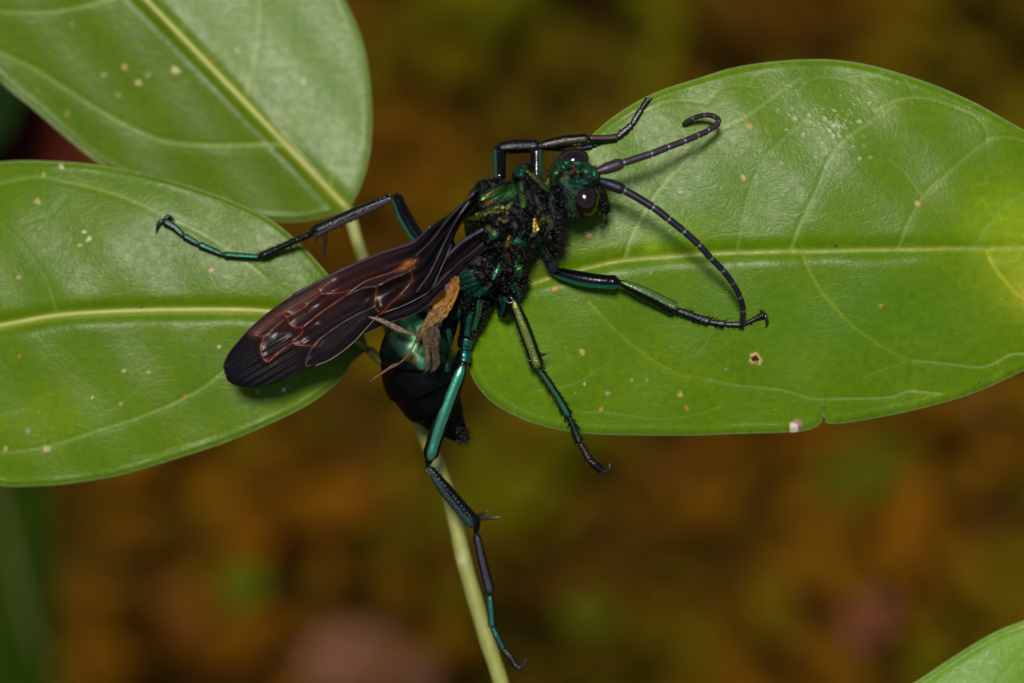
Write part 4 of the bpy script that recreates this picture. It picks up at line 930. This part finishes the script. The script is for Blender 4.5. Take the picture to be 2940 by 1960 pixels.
def vein(pl, r, mat, parent=None, look=None, lift=1.0, name='vein'):
    p = spline(pl, 6 * len(pl) + 6); h = (look or at)(p[:, 0], p[:, 1])
    h = np.convolve(np.r_[[h[0]] * 2, h, [h[-1]] * 2], np.ones(5) / 5, 'valid')
    mb = MB(); mb.tube(np.column_stack([p, h + lift]), np.full(len(p), r) * (1 + 0.15 * np.sin(np.arange(len(p)))), 8, flat=0.5); mb.build(name, mat, parent or wt)
for pl in VEINPATHS:
    vein(c3(pl), 3.0, M_vein, lift=0.2)
for pl in ([(840, 910), (1030, 760), (1220, 630), (1400, 500), (1600, 430), (1740, 370)],):
    vein(c3(pl), 3.4, M_vein)
for pl in ([(1225, 625), (1390, 555), (1510, 540)], [(1530, 530), (1640, 470), (1750, 430), (1822, 390)], [(1495, 720), (1340, 790), (1200, 870), (980, 1030), (890, 1170), (872, 1265)]):
    vein(c3(pl), 3.2, M_veing)
vein(T_top[3:9], 5, M_veing, lift=0.5, name='leading_edge'); vein([(1362, 552), (1293, 622), (1236, 694), (1190, 737)], 3.2, M_veing, lift=8); vein([(1351, 572), (1311, 630), (1273, 703), (1236, 780), (1195, 840)], 3.0, M_veing, lift=8)
vein(T_top[8:13] + [(641, 1052), (655, 1092)], 1.8, M_veing, lift=0.5, name='wing_tip_edge')
vein(T_bot[2:12], 1.6, simple('wing_hem', (0.16, 0.15, 0.15), 0.3, bump=0), lift=0.5, name='trailing_edge')
B_top = [(1402, 642), (1350, 672), (1322, 695), (1265, 748), (1200, 800), (1120, 850), (1020, 900), (930, 960), (900, 1000)]
B_bot = [(1406, 702), (1365, 740), (1311, 795), (1262, 840), (1222, 880), (1180, 905), (1110, 928), (1055, 952), (980, 985), (900, 1000)]
def hB(x, y, u, v): return np.interp(x, [900, 1085, 1190, 1290, 1360, 1405], [40, 96, 122, 160, 196, 214]) + 10 * np.sin(v * np.pi * 3 + 0.4) * np.interp(u, [0, 0.1, 0.5, 1], [0.6, 1, 0.7, 0]) - 6 * v
def cB(x, y, u, v): return np.tile(np.array([0.007, 0.005, 0.006]), (len(x), 1))
BR = [([(1388, 657), (1322, 699), (1265, 755)], 5, 8), ([(1400, 700), (1351, 743), (1288, 772), (1213, 855)], 4, 6)]
wb, atb = wing(B_top, B_bot, hB, cB, 160, 80, BR)
vein([(1388, 657), (1322, 699), (1265, 755), (1230, 790)], 4, simple('wing_vein_violet', (0.05, 0.045, 0.075), 0.35), wb, atb, 3); vein([(1398, 690), (1351, 728), (1300, 770), (1240, 832)], 2.6, M_veing, wb, atb, 3); vein(B_bot[0:7], 2, M_veing, wb, atb, 0.5, 'trailing_edge')

# ------------------------------------------------------------------ dry petal caught on the wasp
def ribbon(mb, path, wid, col, crumple, thick=3.0, nv=25, seed=0):
    n = 60; p = spline(path, n); w = resamp(wid, n)
    t = np.gradient(p, axis=0); t /= np.linalg.norm(t, axis=1)[:, None]
    side = np.cross(t, [0, 0, 1.0]); side /= np.linalg.norm(side, axis=1)[:, None]; nr = np.cross(side, t)
    vv = np.linspace(-1, 1, nv); s = np.arange(n)[:, None]
    ph = 0.9 * np.sin(s * 0.09 + seed) + 0.5 * np.sin(s * 0.21 + seed * 3)
    hh = crumple * (1.3 * np.abs(np.sin(vv[None] * 3.3 + ph + seed)) + 0.9 * np.abs(np.sin(vv[None] * 6.7 - ph * 1.3 + seed * 2)) - 1.0 + 0.8 * np.sin(s * 0.17 + vv[None] * 1.5 + seed) * vv[None])
    jit = 1 + 0.14 * np.sin(s * 0.23 + seed) + 0.05 * np.sin(s * 0.9 + seed)
    V = p[:, None] + side[:, None] * (vv[None] * w[:, None] * jit)[..., None] + nr[:, None] * (hh - 6 * vv[None] ** 2)[..., None]
    V2 = V - nr[:, None] * thick
    idx = np.arange(n * nv).reshape(n, nv); f = []
    for i in range(n - 1):
        for j in range(nv - 1):
            a = (idx[i, j], idx[i + 1, j], idx[i + 1, j + 1], idx[i, j + 1]); f.append(a); f.append(tuple(q + n * nv for q in a[::-1]))
        for j in (0, nv - 1):
            f.append((idx[i, j], idx[i + 1, j], idx[i + 1, j] + n * nv, idx[i, j] + n * nv))
    c = np.asarray(col, float); k = np.linspace(0, 1, len(c)); u = np.repeat(np.linspace(0, 1, n), nv)
    cc = np.stack([np.interp(u, k, c[:, q]) for q in range(3)], 1)
    mb.add(np.vstack([V.reshape(-1, 3), V2.reshape(-1, 3)]), f, np.vstack([cc, cc]))
scrap = empty('dried_flower', P([(1235, 940, 110)])[0])
tag(scrap, "shrivelled brown and amber dried flower hanging from the wasp's side", 'dried flower')
mb = MB(); ribbon(mb, [(1308, 792, 165), (1303, 830, 165), (1290, 862, 160), (1258, 900, 150), (1225, 935, 140), (1203, 965, 128), (1196, 985, 120)], [9, 16, 18, 21, 20, 13, 3], [(0.36, 0.13, 0.01), (0.50, 0.23, 0.025), (0.30, 0.17, 0.05), (0.20, 0.11, 0.055)], 5, seed=1); mb.build('petal', M_dry, scrap)
mb = MB(); ribbon(mb, [(1245, 915, 140), (1244, 965, 142), (1250, 1010, 138), (1252, 1045, 134), (1236, 1070, 130)], [16, 19, 15, 10, 2], [(0.13, 0.07, 0.03), (0.10, 0.055, 0.03), (0.17, 0.10, 0.055)], 6, seed=3); mb.build('petal', M_dry, scrap)
mb = MB(); ribbon(mb, [(1226, 930, 136), (1225, 985, 134), (1228, 1030, 130), (1228, 1058, 126), (1214, 1074, 122)], [12, 13, 9, 5, 1], [(0.24, 0.14, 0.06), (0.16, 0.10, 0.05), (0.2, 0.13, 0.07)], 3.5, seed=5); mb.build('petal', M_dry, scrap)
mb = MB(); ribbon(mb, [(1298, 800, 158), (1286, 830, 156), (1284, 858, 150)], [8, 9, 3], [(0.26, 0.09, 0.03), (0.30, 0.13, 0.04), (0.3, 0.15, 0.05)], 3, seed=8); mb.build('petal', M_dry, scrap)
mb = MB(); mb.tube(spline([(1197, 972, 124), (1176, 1012, 112), (1150, 1040, 104), (1120, 1055, 98), (1095, 1072, 92), (1062, 1094, 88)], 50), resamp([3.5, 2.2, 3.2, 2.2, 5.5, 3.5, 3.8, 1.5], 50), 8, (0.22, 0.085, 0.03)); mb.build('filament', M_dry, scrap)
mb = MB(); mb.tube(spline([(1058, 909, 150), (1090, 918, 148), (1120, 932, 142), (1150, 947, 136), (1192, 963, 128)], 50), resamp([1.5, 5, 7, 8.5, 9, 5, 2], 50), 10, (0.26, 0.18, 0.12), flat=0.6); mb.build('bract', M_dry, scrap)
